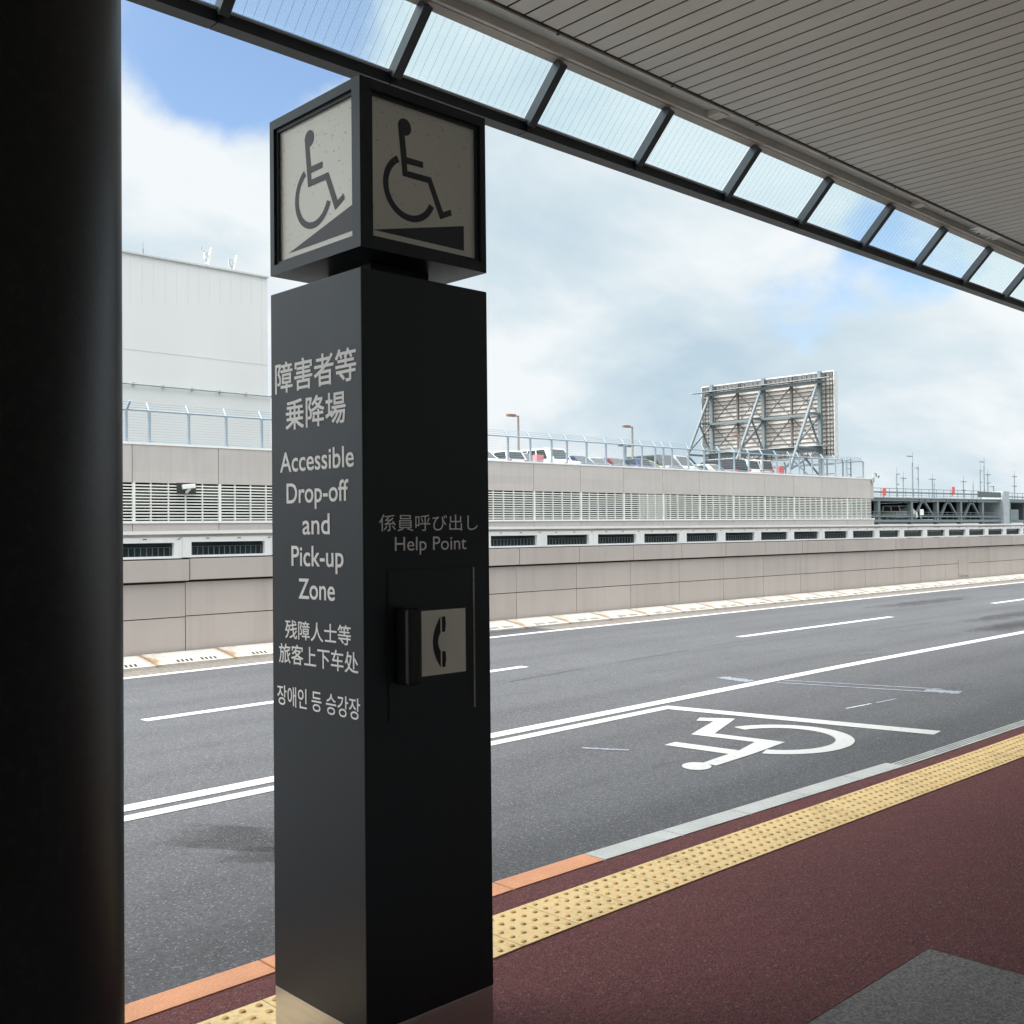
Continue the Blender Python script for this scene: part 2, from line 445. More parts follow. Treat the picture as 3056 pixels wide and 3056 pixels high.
def panel_mat():
    """pale weathered plate with short dark scratches"""
    m, t, b = base_mat('weathered_white_plate')
    co = coords(t, 'Object')
    sc = noise(t, coords(t, 'Object', (1, 1, 2.2)), 62, 3, 0.55, 0.4)
    big = noise(t, co, 3.5, 4, 0.6)
    f = ramp(t, math_node(t, 'ADD', sc, math_node(t, 'MULTIPLY', big, 0.14)), [(0.70, 0.0), (0.78, 1.0)])
    c = mix_col(t, big, (0.80, 0.79, 0.73, 1), (0.88, 0.87, 0.81, 1))
    c = mix_col(t, math_node(t, 'MULTIPLY', f, 0.6), c, (0.24, 0.23, 0.20, 1))
    t.links.new(c, b.inputs['Base Color']); b.inputs['Roughness'].default_value = 0.42; b.inputs['Metallic'].default_value = 0.55
    # translucency added to brighten the dim plate: part of the light passes through
    tl = N(t, 'ShaderNodeBsdfTranslucent'); t.links.new(c, tl.inputs[0])
    mx = N(t, 'ShaderNodeMixShader'); mx.inputs[0].default_value = 0.38
    t.links.new(b.outputs[0], mx.inputs[1]); t.links.new(tl.outputs[0], mx.inputs[2])
    t.links.new(mx.outputs[0], t.nodes['Material Output'].inputs[0])
    return m
M['plate'] = panel_mat()
def tactile_mat():
    m, t, b = base_mat('yellow_tactile_paving')
    co = coords(t, 'Object')
    n = noise(t, co, 2.2, 5, 0.7)
    nf = noise(t, co, 45, 4, 0.65)
    c = mix_col(t, n, (0.72, 0.52, 0.24, 1), (0.80, 0.62, 0.33, 1))
    dirt = ramp(t, math_node(t, 'ADD', math_node(t, 'MULTIPLY', n, 0.6), math_node(t, 'MULTIPLY', nf, 0.45)), [(0.52, 0.0), (0.66, 0.6)])
    c = mix_col(t, dirt, c, (0.32, 0.22, 0.09, 1))
    t.links.new(c, b.inputs['Base Color']); b.inputs['Roughness'].default_value = 0.7
    bumpn(t, b, nf, 0.2, 0.003)
    return m
M['tact'] = tactile_mat()
M['dome'] = mat('worn_orange_dome', (0.60, 0.36, 0.12), 0.6, var=0.35, scale=6)
def glass_mat():
    m, t, b = base_mat('wired_canopy_glass')
    out = t.nodes['Material Output']
    co = coords(t, 'Object')
    s = N(t, 'ShaderNodeSeparateXYZ'); t.links.new(co, s.inputs[0])
    fr = math_node(t, 'FRACT', math_node(t, 'DIVIDE', math_node(t, 'ADD', s.outputs[0], 100.0), 0.0668))
    wire = ramp(t, fr, [(0.0, 1.0), (0.035, 1.0), (0.04, 0.0)], 'CONSTANT')
    tr = N(t, 'ShaderNodeBsdfTransparent'); tr.inputs[0].default_value = (0.68, 0.80, 0.84, 1)
    tl = N(t, 'ShaderNodeBsdfTranslucent'); tl.inputs[0].default_value = (0.80, 0.92, 0.97, 1)
    gl = N(t, 'ShaderNodeBsdfGlossy'); gl.inputs['Roughness'].default_value = 0.15
    df = N(t, 'ShaderNodeBsdfDiffuse'); df.inputs[0].default_value = (0.12, 0.14, 0.16, 1)
    m1 = N(t, 'ShaderNodeMixShader'); m1.inputs[0].default_value = 0.07
    t.links.new(tr.outputs[0], m1.inputs[1]); t.links.new(tl.outputs[0], m1.inputs[2])
    m2 = N(t, 'ShaderNodeMixShader'); m2.inputs[0].default_value = 0.05
    t.links.new(m1.outputs[0], m2.inputs[1]); t.links.new(gl.outputs[0], m2.inputs[2])
    m3 = N(t, 'ShaderNodeMixShader')
    t.links.new(math_node(t, 'MULTIPLY', wire, 0.55), m3.inputs[0])
    t.links.new(m2.outputs[0], m3.inputs[1]); t.links.new(df.outputs[0], m3.inputs[2])
    t.links.new(m3.outputs[0], out.inputs[0])
    return m
M['glass'] = glass_mat()
def car_paint(name, col, metal=0.2):
    return mat(name, col, 0.28, metal, var=0.04, scale=2)

# ------------------------------------------------------------------ ground, road, pavement
def lerp_table(tab, x):
    if x <= tab[0][0]: return tab[0][1]
    for (a, b), (c, d) in zip(tab, tab[1:]):
        if x <= c: return b + (d - b) * (x - a) / (c - a)
    return tab[-1][1]
KERB = [(-60, 3.30), (0.5, 3.315), (1.5, 3.332), (3.0, 3.365), (3.7, 3.357), (4.8, 3.323), (5.9, 3.29), (6.5, 3.268), (8.7, 3.265), (200, 3.265)]
TACT = [(-60, 3.03), (0.5, 3.035), (1.58, 3.053), (2.84, 3.082), (4.0, 3.072), (7.06, 3.029), (200, 3.029)]
ky = lambda x: lerp_table(KERB, x)
ty = lambda x: lerp_table(TACT, x)
def rz(x): return -0.15 - 0.04 * max(0.0, min(1.4, (12 - x) / 7.0))

g = MB(); g.quad((-3000, -3000, -6.0), (3000, -3000, -6.0), (3000, 3000, -6.0), (-3000, 3000, -6.0))
tag(g.build('ground', M['ground'], loc=(0, 0, -6.0), fix=False), kind='structure')

XS = [-60, -30, -15, -8, -4, -2] + [i * 0.5 for i in range(-2, 26)] + [13, 15, 18, 22, 28, 36, 50, 70, 100, 150, 220]
r = MB()
rows = [3.05, 6.0, 9.0, 12.0, 14.2]
for a, b in zip(XS, XS[1:]):
    for y0, y1 in zip(rows, rows[1:]):
        r.quad((a, y0, rz(a)), (b, y0, rz(b)), (b, y1, rz(b)), (a, y1, rz(a)))
for a, b in zip(XS, XS[1:]):
    r.quad((a, 14.2, rz(a)), (b, 14.2, rz(b)), (b, 14.2, -1.4), (a, 14.2, -1.4))
r.quad((-60, -5, -1.4), (220, -5, -1.4), (220, 14.2, -1.4), (-60, 14.2, -1.4))
tag(r.build('road', M['asphalt'], loc=(0, 0, -0.15)), kind='structure')

def strip_y(mb, x0, x1, f0, f1, z0, z1, step=0.4, skirt=None):
    """sheet between the curves y=f0(x) and y=f1(x)"""
    n = max(1, int((x1 - x0) / step)); xs = [x0 + (x1 - x0) * i / n for i in range(n + 1)]
    for a, b in zip(xs, xs[1:]):
        za0, zb0 = (z0(a), z0(b)) if callable(z0) else (z0, z0)
        za1, zb1 = (z1(a), z1(b)) if callable(z1) else (z1, z1)
        mb.quad((a, f0(a), za0), (b, f0(b), zb0), (b, f1(b), zb1), (a, f1(a), za1))
        if skirt is not None:
            mb.quad((a, f1(a), za1), (b, f1(b), zb1), (b, f1(b), skirt), (a, f1(a), skirt))
# pavement, in a single sheet from the terminal to the kerb
p = MB()
strip_y(p, -60, 0, lambda x: -5.5, lambda x: ky(x) - 0.12, 0, 0, 10)
strip_y(p, 0, 9, lambda x: 1.745 if x > 3.7121 else -5.5, lambda x: ky(x) - 0.12, 0, 0, 0.25)
p = MB()
kin = lambda x: ky(x) - 0.12
strip_y(p, -60, 0, lambda x: 1.745, kin, 0, 0, 10)
strip_y(p, 0, 9, lambda x: 1.745, kin, 0, 0, 0.25)
strip_y(p, 9, 220, lambda x: 1.745, kin, 0, 0, 20)
p.quad((3.712, 0.3, 0), (220, 0.3, 0), (220, 1.745, 0), (3.712, 1.745, 0))
tag(p.build('pavement', M['red'], loc=(0, 0, 0)), kind='structure')
p = MB(); p.quad((-60, 0.3, 0), (3.709, 0.3, 0), (3.709, 1.742, 0), (-60, 1.742, 0))
tag(p.build('paving_slab_area', M['patch'], loc=(0, 0, 0)), kind='structure')
p = MB(); p.quad((-60, -5.5, 0), (220, -5.5, 0), (220, 0.297, 0), (-60, 0.297, 0))  # unseen paving, added pale to bounce light onto ceiling and pillar
tag(p.build('bounce_paving', M['bounce_floor'], loc=(0, 0, 0)), kind='structure')
# slab under both, so that the gap is not open
p = MB(); p.box((-60, -5.5, -1.38), (220, 3.04, -0.02))
tag(p.build('pavement_bed', M['apron'], loc=(0, 0, 0)), kind='structure')

# kerb: orange stones, grey stones, dropped ribbed kerb
def kerb_run(name, x0, x1, step, m, anchor, ribs=False, drop=0.0):
    b = MB()
    n0 = math.floor((x0 - anchor) / step); xs = []
    x = anchor + n0 * step
    while x < x1 - 0.02:
        a, c = max(x, x0) + 0.005, min(x + step, x1) - 0.005
        if c - a > 0.03:
            ya0, ya1 = ky(a) - 0.118, ky(a) + 0.014; yc0, yc1 = ky(c) - 0.118, ky(c) + 0.014
            zt = 0.004
            if not ribs:
                vs = [(a, ya0, -0.3), (c, yc0, -0.3), (c, yc1, -0.3), (a, ya1, -0.3), (a, ya0, zt), (c, yc0, zt), (c, yc1 - 0.005, zt), (a, ya1 - 0.005, zt), (c, yc1, zt - 0.006), (a, ya1, zt - 0.006)]
                b.add(vs, [(3, 2, 1, 0), (4, 5, 6, 7), (0, 1, 5, 4), (7, 6, 8, 9), (9, 8, 2, 3), (1, 2, 8, 6, 5), (0, 4, 7, 9, 3)])
            else:
                prof = [(-0.118, -0.3), (-0.118, zt)]
                for i in range(4):
                    u0 = -0.112 + i * 0.028
                    dz = -drop * (u0 + 0.118) / 0.118
                    prof += [(u0, zt + dz), (u0 + 0.018, zt + dz - 0.003), (u0 + 0.020, zt + dz - 0.014), (u0 + 0.027, zt + dz - 0.014)]
                prof += [(0.0, zt - drop - 0.012), (0.0, -0.3)]
                va = [(a, ky(a) + u, z) for u, z in prof]; vc = [(c, ky(c) + u, z) for u, z in prof]
                n = len(prof)
                b.add(va + vc, [(i, (i + 1) % n, (i + 1) % n + n, i + n) for i in range(n)] + [tuple(range(n)), tuple(reversed(range(n, 2 * n)))])
        x += step
    return tag(b.build(name, m, loc=(x0, 3.3, 0)), kind='structure')
kerb_run('orange_kerb', -40, 3.672, 0.57, M['kerb_o'], 3.672)
kerb_run('grey_kerb', 3.672, 6.43, 0.56, M['kerb'], 3.672)
kerb_run('dropped_kerb', 6.43, 12.0, 0.6, M['kerb'], 6.43, ribs=True, drop=0.006)
kerb_run('far_kerb', 12.0, 120, 0.6, M['kerb'], 12.0)
kb = MB()   # dark mortar under the kerb joints
strip_y(kb, -40, 120, lambda x: ky(x) - 0.119, lambda x: ky(x) - 0.004, -0.012, -0.012, 0.5)
tag(kb.build('kerb_mortar', M['joint'], loc=(0, 3.3, 0)), kind='structure')

# tactile strip: tiles and blister domes
TX0, TX1 = -6.0, 46.0
b = MB(); x = TX0
while x < TX1:
    a, c = x + 0.0012, x + 0.3 - 0.0012
    b.add([(a, ty(a) - 0.3, 0.005), (c, ty(c) - 0.3, 0.005), (c, ty(c), 0.005), (a, ty(a), 0.005)], [(0, 1, 2, 3)])
    b.add([(a, ty(a) - 0.3, 0.005), (c, ty(c) - 0.3, 0.005), (c, ty(c) - 0.3, 0.0), (a, ty(a) - 0.3, 0.0)], [(0, 1, 2, 3)])
    x += 0.3
tag(b.build('tactile_paving', M['tact'], loc=(0, 3.0, 0)), kind='structure')
b = MB(); x = TX0
b.box((TX0, 2.70, 0.001), (TX1, 2.70001, 0.0011)) if False else None
i = 0
while x < TX1:
    near = x < 9
    n = 10 if near else 6
    for row in range(5):
        cx, cy = x + 0.03, ty(x) - 0.03 - row * 0.06
        vs = []; prof = ((0.0122, 0.0052), (0.0105, 0.0088), (0.007, 0.0102)) if near else ((0.0122, 0.0052), (0.0085, 0.0098))
        for rr, zz_ in prof:
            vs += [(cx + rr * math.cos(2 * math.pi * k / n), cy + rr * math.sin(2 * math.pi * k / n), zz_) for k in range(n)]
        fs = []
        for q in range(len(prof) - 1):
            fs += [(q * n + k, q * n + (k + 1) % n, (q + 1) * n + (k + 1) % n, (q + 1) * n + k) for k in range(n)]
        fs.append(tuple((len(prof) - 1) * n + k for k in range(n)))
        b.add(vs, fs, 0, True)
    x += 0.06
tag(b.build('tactile_dome', M['dome'], loc=(0, 3.0, 0), fix=False), kind='structure')

# road markings, each about 4 mm above the asphalt
def line(name, x0, x1, y0, y1, m=None, dz=0.004, ang=None):
    b = MB(); n = max(1, int((x1 - x0) / 0.8)); xs = [x0 + (x1 - x0) * i / n for i in range(n + 1)]
    for a, c in zip(xs, xs[1:]):
        b.quad((a, y0, rz(a) + dz), (c, y0, rz(c) + dz), (c, y1, rz(c) + dz), (a, y1, rz(a) + dz))
    return tag(b.build(name, m or M['paint'], loc=(x0, y0, rz(x0))), kind='structure')
line('road_line', -50, 150, 6.425, 6.575)
line('bay_line', -50, 7.945, 6.205, 6.33, M['paint2'])
for i in range(-3, 14):
    s = 4.33 + 9.5 * i
    line('lane_dash', s, s + 4.9, 9.34, 9.48)
line('edge_line', -50, 150, 12.22, 12.37)
def poly(name, pts, m=None, dz=0.004):
    b = MB(); b.add([(x, y, rz(x) + dz) for x, y in pts], [tuple(range(len(pts)))])
    return tag(b.build(name, m or M['paint'], loc=(pts[0][0], pts[0][1], rz(pts[0][0]))), kind='structure')
poly('bay_line', [(7.947, 6.207), (8.39, 3.871), (8.577, 3.893), (8.097, 6.33), (7.947, 6.33)], M['paint2'])
# wheelchair symbol painted in the bay
sy = MB()
def sp(pts):
    sy.add([(x, y, rz(x) + 0.004) for x, y in pts], [tuple(range(len(pts)))])
sp([(6.205 + 0.115 * math.cos(2 * math.pi * k / 28) + 0.02 * math.sin(2 * math.pi * k / 28), 4.595 + 0.112 * math.sin(2 * math.pi * k / 28)) for k in range(28)])
sp([(6.309, 4.503), (6.829, 4.53), (7.348, 4.588), (7.19, 4.762), (6.85, 4.675), (6.318, 4.625)])
sp([(7.351, 4.592), (7.27, 5.198), (7.111, 5.316), (7.194, 4.764)])
sp([(7.113, 5.319), (7.273, 5.201), (7.944, 5.457), (7.711, 5.524)])
sp([(7.713, 5.527), (7.944, 5.461), (7.778, 5.721), (7.645, 5.657)])
sp([(6.85, 4.679), (6.78, 5.225), (6.634, 5.218), (6.69, 4.654)])
arc = []
n = 44
for k in range(n + 1):
    t = rad(74) - rad(232) * k / n
    arc.append((t, 7.44 + 0.615 * math.cos(t), 4.70 + 0.565 * math.sin(t), 7.44 + 0.46 * math.cos(t), 4.70 + 0.425 * math.sin(t)))
for a, c in zip(arc, arc[1:]):
    sp([(a[3], a[4]), (a[1], a[2]), (c[1], c[2]), (c[3], c[4])])
tag(sy.build('wheelchair_marking', M['paint2'], loc=(7.2, 4.9, -0.15)), kind='structure')
# faint traces of an older marking and sealed patches
def blob(name, cx, cy, rx, ry, ang, m, dz=0.003, seed=1):
    rnd = random.Random(seed); n = 36; pts = []
    for k in range(n):
        t = 2 * math.pi * k / n; q = 0.75 + 0.4 * rnd.random()
        u, v = rx * q * math.cos(t), ry * q * math.sin(t)
        pts.append((cx + u * math.cos(ang) - v * math.sin(ang), cy + u * math.sin(ang) + v * math.cos(ang)))
    b = MB(); b.add([(cx, cy, rz(cx) + dz)] + [(x, y, rz(x) + dz) for x, y in pts], [(0, k + 1, (k + 1) % n + 1) for k in range(n)])
    return tag(b.build(name, m, loc=(cx, cy, rz(cx))), kind='structure')
def ragged(name, p, q, w, m, seed, dz=0.0035):
    rnd = random.Random(seed); p = Vector((*p, 0)); q = Vector((*q, 0)); d = q - p; nrm = Vector((-d.y, d.x, 0)).normalized()
    n = 30; up, dn = [], []
    for i in range(n + 1):
        c = p + d * i / n
        up.append(c + nrm * w * (0.3 + 0.4 * rnd.random())); dn.append(c - nrm * w * (0.3 + 0.4 * rnd.random()))
    b = MB()
    for i in range(n):
        b.add([(v.x, v.y, rz(v.x) + dz) for v in (up[i], dn[i], dn[i + 1], up[i + 1])], [(0, 1, 2, 3)])
    return tag(b.build(name, m, loc=(p.x, p.y, rz(p.x))), kind='structure')
ragged('faded_line', (10.24, 6.40), (10.72, 4.85), 0.045, M['faded'], 1)
ragged('faded_line', (10.05, 6.36), (10.50, 4.80), 0.045, M['faded'], 2)
ragged('faded_line', (10.55, 4.95), (10.62, 4.62), 0.17, M['faded'], 3)
ragged('faded_line', (9.05, 5.0), (9.45, 4.96), 0.022, M['paint'], 4)
ragged('faded_line', (9.52, 4.95), (9.85, 4.92), 0.03, M['faded'], 6)
ragged('faded_line', (10.0, 7.05), (9.95, 6.62), 0.16, M['faded'], 8)
ragged('faded_mark', (6.12, 5.62), (6.30, 5.30), 0.05, M['faded'], 15)
def stain(name, cx, cy, lx, ly, ang, m, z=None):
    ca, sa = math.cos(ang), math.sin(ang); b = MB()
    o = []
    for u, v in ((-1, -1), (1, -1), (1, 1), (-1, 1)):
        x, y = cx + u * lx * ca - v * ly * sa, cy + u * lx * sa + v * ly * ca
        o.append((x, y, (rz(x) if z is None else z) + 0.0026))
    b.quad(*o)
    return tag(b.build(name, m, loc=(cx, cy, rz(cx) if z is None else z), fix=False), kind='structure')
stain('oil_stain', 3.10, 5.32, 0.62, 0.22, -1.0, M['sealer'])
stain('oil_stain', 3.05, 4.95, 0.40, 0.14, -0.8, M['sealer'])
for x, y, lx, ly, a in ((20.5, 7.9, 2.2, 0.3, 0.02), (23.0, 10.7, 2.6, 0.35, 0.03)):
    stain('oil_stain', x, y, lx, ly, a, M['sealer'])
M['crack'] = mat('crack_shadow', (0.03, 0.03, 0.033), 0.9)
for q, (p_, q_) in enumerate((((8.2, 8.62), (9.6, 8.75)), ((10.3, 8.8), (11.9, 8.92)), ((12.4, 9.0), (14.9, 9.05)), ((16.2, 8.4), (18.0, 8.3)), ((12.6, 7.0), (13.2, 6.75)), ((13.3, 7.25), (13.55, 6.95)))):
    ragged('road_crack', p_, q_, 0.016, M['crack'], 40 + q, 0.002)
stain('sealed_patch', 18.4, 7.05, 1.6, 0.35, 0.03, M['drip'])

# ------------------------------------------------------------------ far side: gutter apron, drain blocks, barrier wall
b = MB(); strip_y(b, -50, 150, lambda x: 12.40, lambda x: 13.56, lambda x: rz(x) + 0.003, lambda x: rz(x) + 0.003, 4)
tag(b.build('gutter', M['apron'], loc=(0, 12.9, -0.15)), kind='structure')
blk = None
BX0 = 12.755
def make_block():
    b = MB(); Lb = 1.10
    prof = [(0.0, 0.004), (0.0, 0.03), (0.02, 0.035), (0.50, 0.118), (0.53, 0.118), (0.53, 0.004)]
    n = len(prof); a = [(0.004, y, z) for y, z in prof]; c = [(Lb - 0.004, y, z) for y, z in prof]
    b.add(a + c, [(i, (i + 1) % n, (i + 1) % n + n, i + n) for i in range(n)] + [tuple(range(n)), tuple(reversed(range(n, 2 * n)))])
    # two sets of four drain slots as short dark recess plates on the slope
    s = b
    for g0 in (0.30, 0.64):
        for k in range(4):
            x = g0 + k * 0.062
            s.add([(x, 0.035, 0.0395), (x + 0.032, 0.035, 0.0395), (x + 0.056, 0.150, 0.0585), (x + 0.024, 0.150, 0.0585)], [(0, 1, 2, 3)], 1)
    return b.build('drain_kerb_block', [M['block'], M['joint']])
bo = make_block()
tag(bo, 'white sloped drain kerb block with rusty joints along the foot of the far wall', 'kerb block', 'white drain kerb blocks along the far wall')
for i in range(-9, 38):
    o = bo if i == 0 else bo.copy()
    if i: COL.objects.link(o)
    x = BX0 + 1.10 * i
    o.location = (x, 12.97, rz(x))

WX0, WX1 = -14.0, 64.0
wallT = thing('barrier_wall', (20, 13.55, -0.1), 'long beige panelled roadside wall with a band of small white framed windows', 'wall')
def wz(x): return rz(x) + 0.15
b = MB()
b.box((WX0, 13.575, -0.5), (WX1, 13.95, 1.2), 1)          # core, seen in the joints
P0 = 13.144; PP = 1.5645
kk = int((WX0 - P0) / PP) - 1
while True:
    a = P0 + PP * kk; c = a + PP
    if a > WX1: break
    if c > WX0 + 0.5:
        z = wz((a + c) / 2)
        b.box((a - 0.045, 13.55, -0.14 + z), (c - 0.045 - 0.014, 13.60, 0.418 + z))
        b.box((a - 0.045, 13.552, 0.431 + z), (c - 0.045 - 0.012, 13.60, 0.885 + z))
        b.box((a, 13.505, 0.918 + z), (c - 0.016, 13.60, 1.205 + z))
    kk += 1
b.build('panel_courses', [M['wall'], M['joint']], wallT)
b = MB(); b.box((31.16, 13.53, 0.07), (31.865, 13.548, 0.535)); b.build('access_cover', M['wall'], wallT)
b = MB()
xs = [WX0, 5, 12, WX1]
for a, c in zip(xs, xs[1:]):
    za, zc = wz(a), wz(c)
    for y0, y1, z0, z1 in ((13.495, 13.98, 1.545, 1.59), (13.535, 13.96, 1.505, 1.5445)):
        b.add([(a, y0, z0 + za), (c, y0, z0 + zc), (c, y1, z0 + zc), (a, y1, z0 + za), (a, y0, z1 + za), (c, y0, z1 + zc), (c, y1, z1 + zc), (a, y1, z1 + za)],
              [(0, 3, 2, 1), (4, 5, 6, 7), (0, 1, 5, 4), (1, 2, 6, 5), (2, 3, 7, 6), (3, 0, 4, 7)], 0 if z1 > 1.55 else 1)
b.build('cap_rail', [M['white'], M['rail']], wallT)
FP = 1.3885
for i in range(-10, 32):
    a = 13.720 + FP * i; c = a + FP - 0.006; z = wz(a + 0.7)
    b = MB(); y0, y1 = 13.52, 13.60
    px0, px1, pz0, pz1 = a + 0.134, c - 0.112, 1.252 + z, 1.432 + z
    b.box((a, y0, 1.222 + z), (c, y1, pz0)); b.box((a, y0, pz1), (c, y1, 1.497 + z))
    b.box((a, y0, pz0), (px0, y1, pz1)); b.box((px1, y0, pz0), (c, y1, pz1))
    b.box((a + 0.03, y0 - 0.008, pz0 - 0.02), (a + 0.05, y0, pz1 + 0.05)); b.box((c - 0.03, y0 - 0.008, pz0 - 0.02), (c - 0.012, y0, pz1 + 0.05))
    for q in (0.25, 0.6, 0.95):
        b.box((a + q * FP, y0 - 0.006, 1.478 + z), (a + q * FP + 0.05, y0, 1.487 + z), 1)
        b.box((a + q * FP - 0.1, y0 - 0.012, 1.216 + z), (a + q * FP - 0.06, y0, 1.221 + z), 1)
    f = b.build('window', [M['white'], M['joint']], wallT)
    ORG[f.name] = ORG[wallT.name]
    pb = MB(); pb.box((px0, 13.585, pz0), (px1, 13.60, pz1))
    pn = pb.build('pane', M['glass_d'], f)
    gb = MB(); x = px0 + 0.03
    while x < px1 - 0.02:
        gb.box((x, 13.572, pz0), (x + 0.012, 13.584, pz0 + 0.115)); x += 0.082
    gb.box((px0, 13.570, pz0 + 0.115), (px1, 13.584, pz0 + 0.122))
    gb.build('grille', M['bars'], f)

# ------------------------------------------------------------------ near parking building behind the wall
PY = 45.0
def tz(x): return 0.0032 * (x - 52)        # its courses rise very slightly to the right
def sbox(mb, x0, x1, y0, y1, z0, z1, mi=0):
    za, zc = tz(x0), tz(x1)
    mb.add([(x0, y0, z0 + za), (x1, y0, z0 + zc), (x1, y1, z0 + zc), (x0, y1, z0 + za), (x0, y0, z1 + za), (x1, y0, z1 + zc), (x1, y1, z1 + zc), (x0, y1, z1 + za)],
           [(0, 3, 2, 1), (4, 5, 6, 7), (0, 1, 5, 4), (1, 2, 6, 5), (2, 3, 7, 6), (3, 0, 4, 7)], mi)
park = thing('parking_building', (45, 45, -6), 'beige panelled parking building with a cream louvre band and cars on its roof', 'building')
BL, BR = -20.0, 86.8
b = MB()
J0 = 45.025; JP = 4.128
kk = -17
while True:
    a = J0 + JP * kk; c = min(a + JP, BR)
    if a >= BR - 0.2: break
    a2 = max(a, BL)
    if c > a2:
        sbox(b, a2, c - 0.03, PY, PY + 0.25, 3.93, 5.60)
        sbox(b, a2, c - 0.03, PY, PY + 0.25, 1.2, 2.13)
    kk += 1
sbox(b, BL, BR, PY + 0.06, PY + 0.22, 3.95, 5.55, 1); sbox(b, BL, BR, PY + 0.06, PY + 0.22, -6, 2.10, 1)
sbox(b, BR - 0.25, BR, PY + 0.3, 76, 3.93, 5.6); sbox(b, BR - 0.2, BR - 0.05, PY + 0.3, 76, -6, 2.1, 1)
b.build('wall_panels', [M['wall2'], M['joint']], park)
b = MB(); sbox(b, BL, BR + 0.02, PY - 0.03, PY + 0.28, 5.603, 5.70); sbox(b, BL, BR + 0.02, PY - 0.05, PY + 0.2, 2.133, 2.24)
b.build('coping', M['white'], park)
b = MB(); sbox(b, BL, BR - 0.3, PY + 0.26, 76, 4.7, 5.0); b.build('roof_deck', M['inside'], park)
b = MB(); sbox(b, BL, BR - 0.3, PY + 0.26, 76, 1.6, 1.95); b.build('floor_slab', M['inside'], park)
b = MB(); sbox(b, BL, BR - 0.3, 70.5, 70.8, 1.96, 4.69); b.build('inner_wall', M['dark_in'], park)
for kk in range(-15, 10):
    a = J0 + JP * kk; c = min(a + JP, BR)
    if c <= 6: continue
    b = MB(); nz = 12
    for q in range(nz):
        z = 2.30 + q * 0.135
        sbox(b, a, c, PY + 0.005, PY + 0.10, z, z + 0.058)
    for q in range(5):
        x = a + JP * q / 5
        if x > BR: break
        w = 0.12 if q == 0 else 0.045
        sbox(b, x, x + w, PY + (0.0 if q == 0 else 0.02), PY + 0.14, 2.242, 3.93)
    b.build('louvre_screen', M['cream'], park)
for x in (24, 33, 42, 51, 60, 69, 78):
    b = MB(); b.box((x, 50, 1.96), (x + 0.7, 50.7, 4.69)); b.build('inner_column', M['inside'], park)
for x0, x1 in ((44.5, 46.6), (47.0, 46.7), (49.5, 51.4), (53.0, 51.6), (62.5, 64.4), (66, 64.6), (72, 73.9), (75.5, 74.2)):
    b = MB(); b.bar((x0, 46.6, 1.97), (x1, 46.6, 4.66), 0.35, 0.3, up=(0, 1, 0)); b.build('brace', M['strut'], park)
b = MB(); b.box((55.7, 45.6, 1.96), (58.6, 45.9, 4.69)); b.build('blank_panel', M['cream'], park)

# fence along the roof edge
fen = thing('roof_fence', (55, 45.15, 5.7), 'pale blue chain link fence with inward cranked posts along the parking roof edge', 'fence')
FZ0, FZ1 = 5.66, 7.13
posts = [20.05, 21.10]
x = 21.10
while x < 40.0: x += 1.88; posts.append(x)
posts = [q for q in posts if q < 40.5] + [41.2, 43.07, 44.92, 46.75, 48.12, 49.92, 51.77, 53.56, 55.41, 56.83, 57.71, 58.66, 60.52, 62.37, 64.21, 66.07, 67.95, 69.78, 71.73, 73.66, 74.96, 76.92, 78.70, 80.62, 82.47, 85.30]
posts = [q for q in (-12.8 + 1.88 * i for i in range(17)) if q < 19] + posts
def fpost(x, y, tip):
    z = tz(x)
    m_ = MB()
    m_.tube((x, y, FZ0 + z), (x, y, FZ1 + z), 0.07, n=8)
    m_.tube((x, y, FZ1 + z - 0.02), (x + tip[0], y + tip[1], FZ1 + 0.36 + z), 0.06, n=8)
    m_.box((x - 0.09, y - 0.09, FZ0 + z + 0.04), (x + 0.09, y + 0.09, FZ0 + z + 0.06))
    return m_
FY = 45.16
for x in posts:
    fpost(x, FY, (0, 0.26) if x != 20.05 else (0.08, -0.22)).build('post', M['fence'], fen)
for k in range(1, 9):
    fpost(85.30, FY + 1.9 * k, (-0.24, 0)).build('post', M['fence'], fen)
def fx(y0, z0, r, mi=0, mb=None, side=True, dx=0):
    mb.tube((-13, y0, z0 + tz(-13)), (85.3 + dx, y0, z0 + tz(85.3)), r, n=6, caps=False)
    if side: mb.tube((85.3 + dx, y0, z0 + tz(85.3)), (85.3 + dx, 62, z0 + tz(85.3)), r, n=6, caps=False)
b = MB(); fx(FY, FZ1, 0.042, mb=b); fx(FY, FZ0 + 0.12, 0.02, mb=b); b.build('rail', M['fence'], fen)
b = MB()
for q, (dy, dz) in enumerate(((0.26, 0.35), (0.17, 0.235), (0.09, 0.12))):
    fx(FY + dy, FZ1 + dz, 0.011, mb=b, dx=-dy)
b.build('top_wire', M['fence'], fen)
b = MB()
q = FZ0 + 0.2
while q < FZ1 - 0.04: fx(FY, q, 0.0050, mb=b); q += 0.12
tag(b.build('mesh_wire', M['fence'], fen, fix=False), kind='stuff')
# ladder frame beside the end of the fence
b = MB()
for x in (83.5, 84.25): b.bar((x, 45.75, 5.0), (x, 45.75, 7.5), 0.09)
for z in (5.6, 6.1, 6.6, 7.1): b.bar((83.5, 45.75, z), (84.25, 45.75, z), 0.05)
tag(b.build('roof_ladder', M['frame_g'], loc=(83.9, 45.75, 5.0)), 'dark steel ladder frame standing inside the right end of the roof fence', 'ladder')
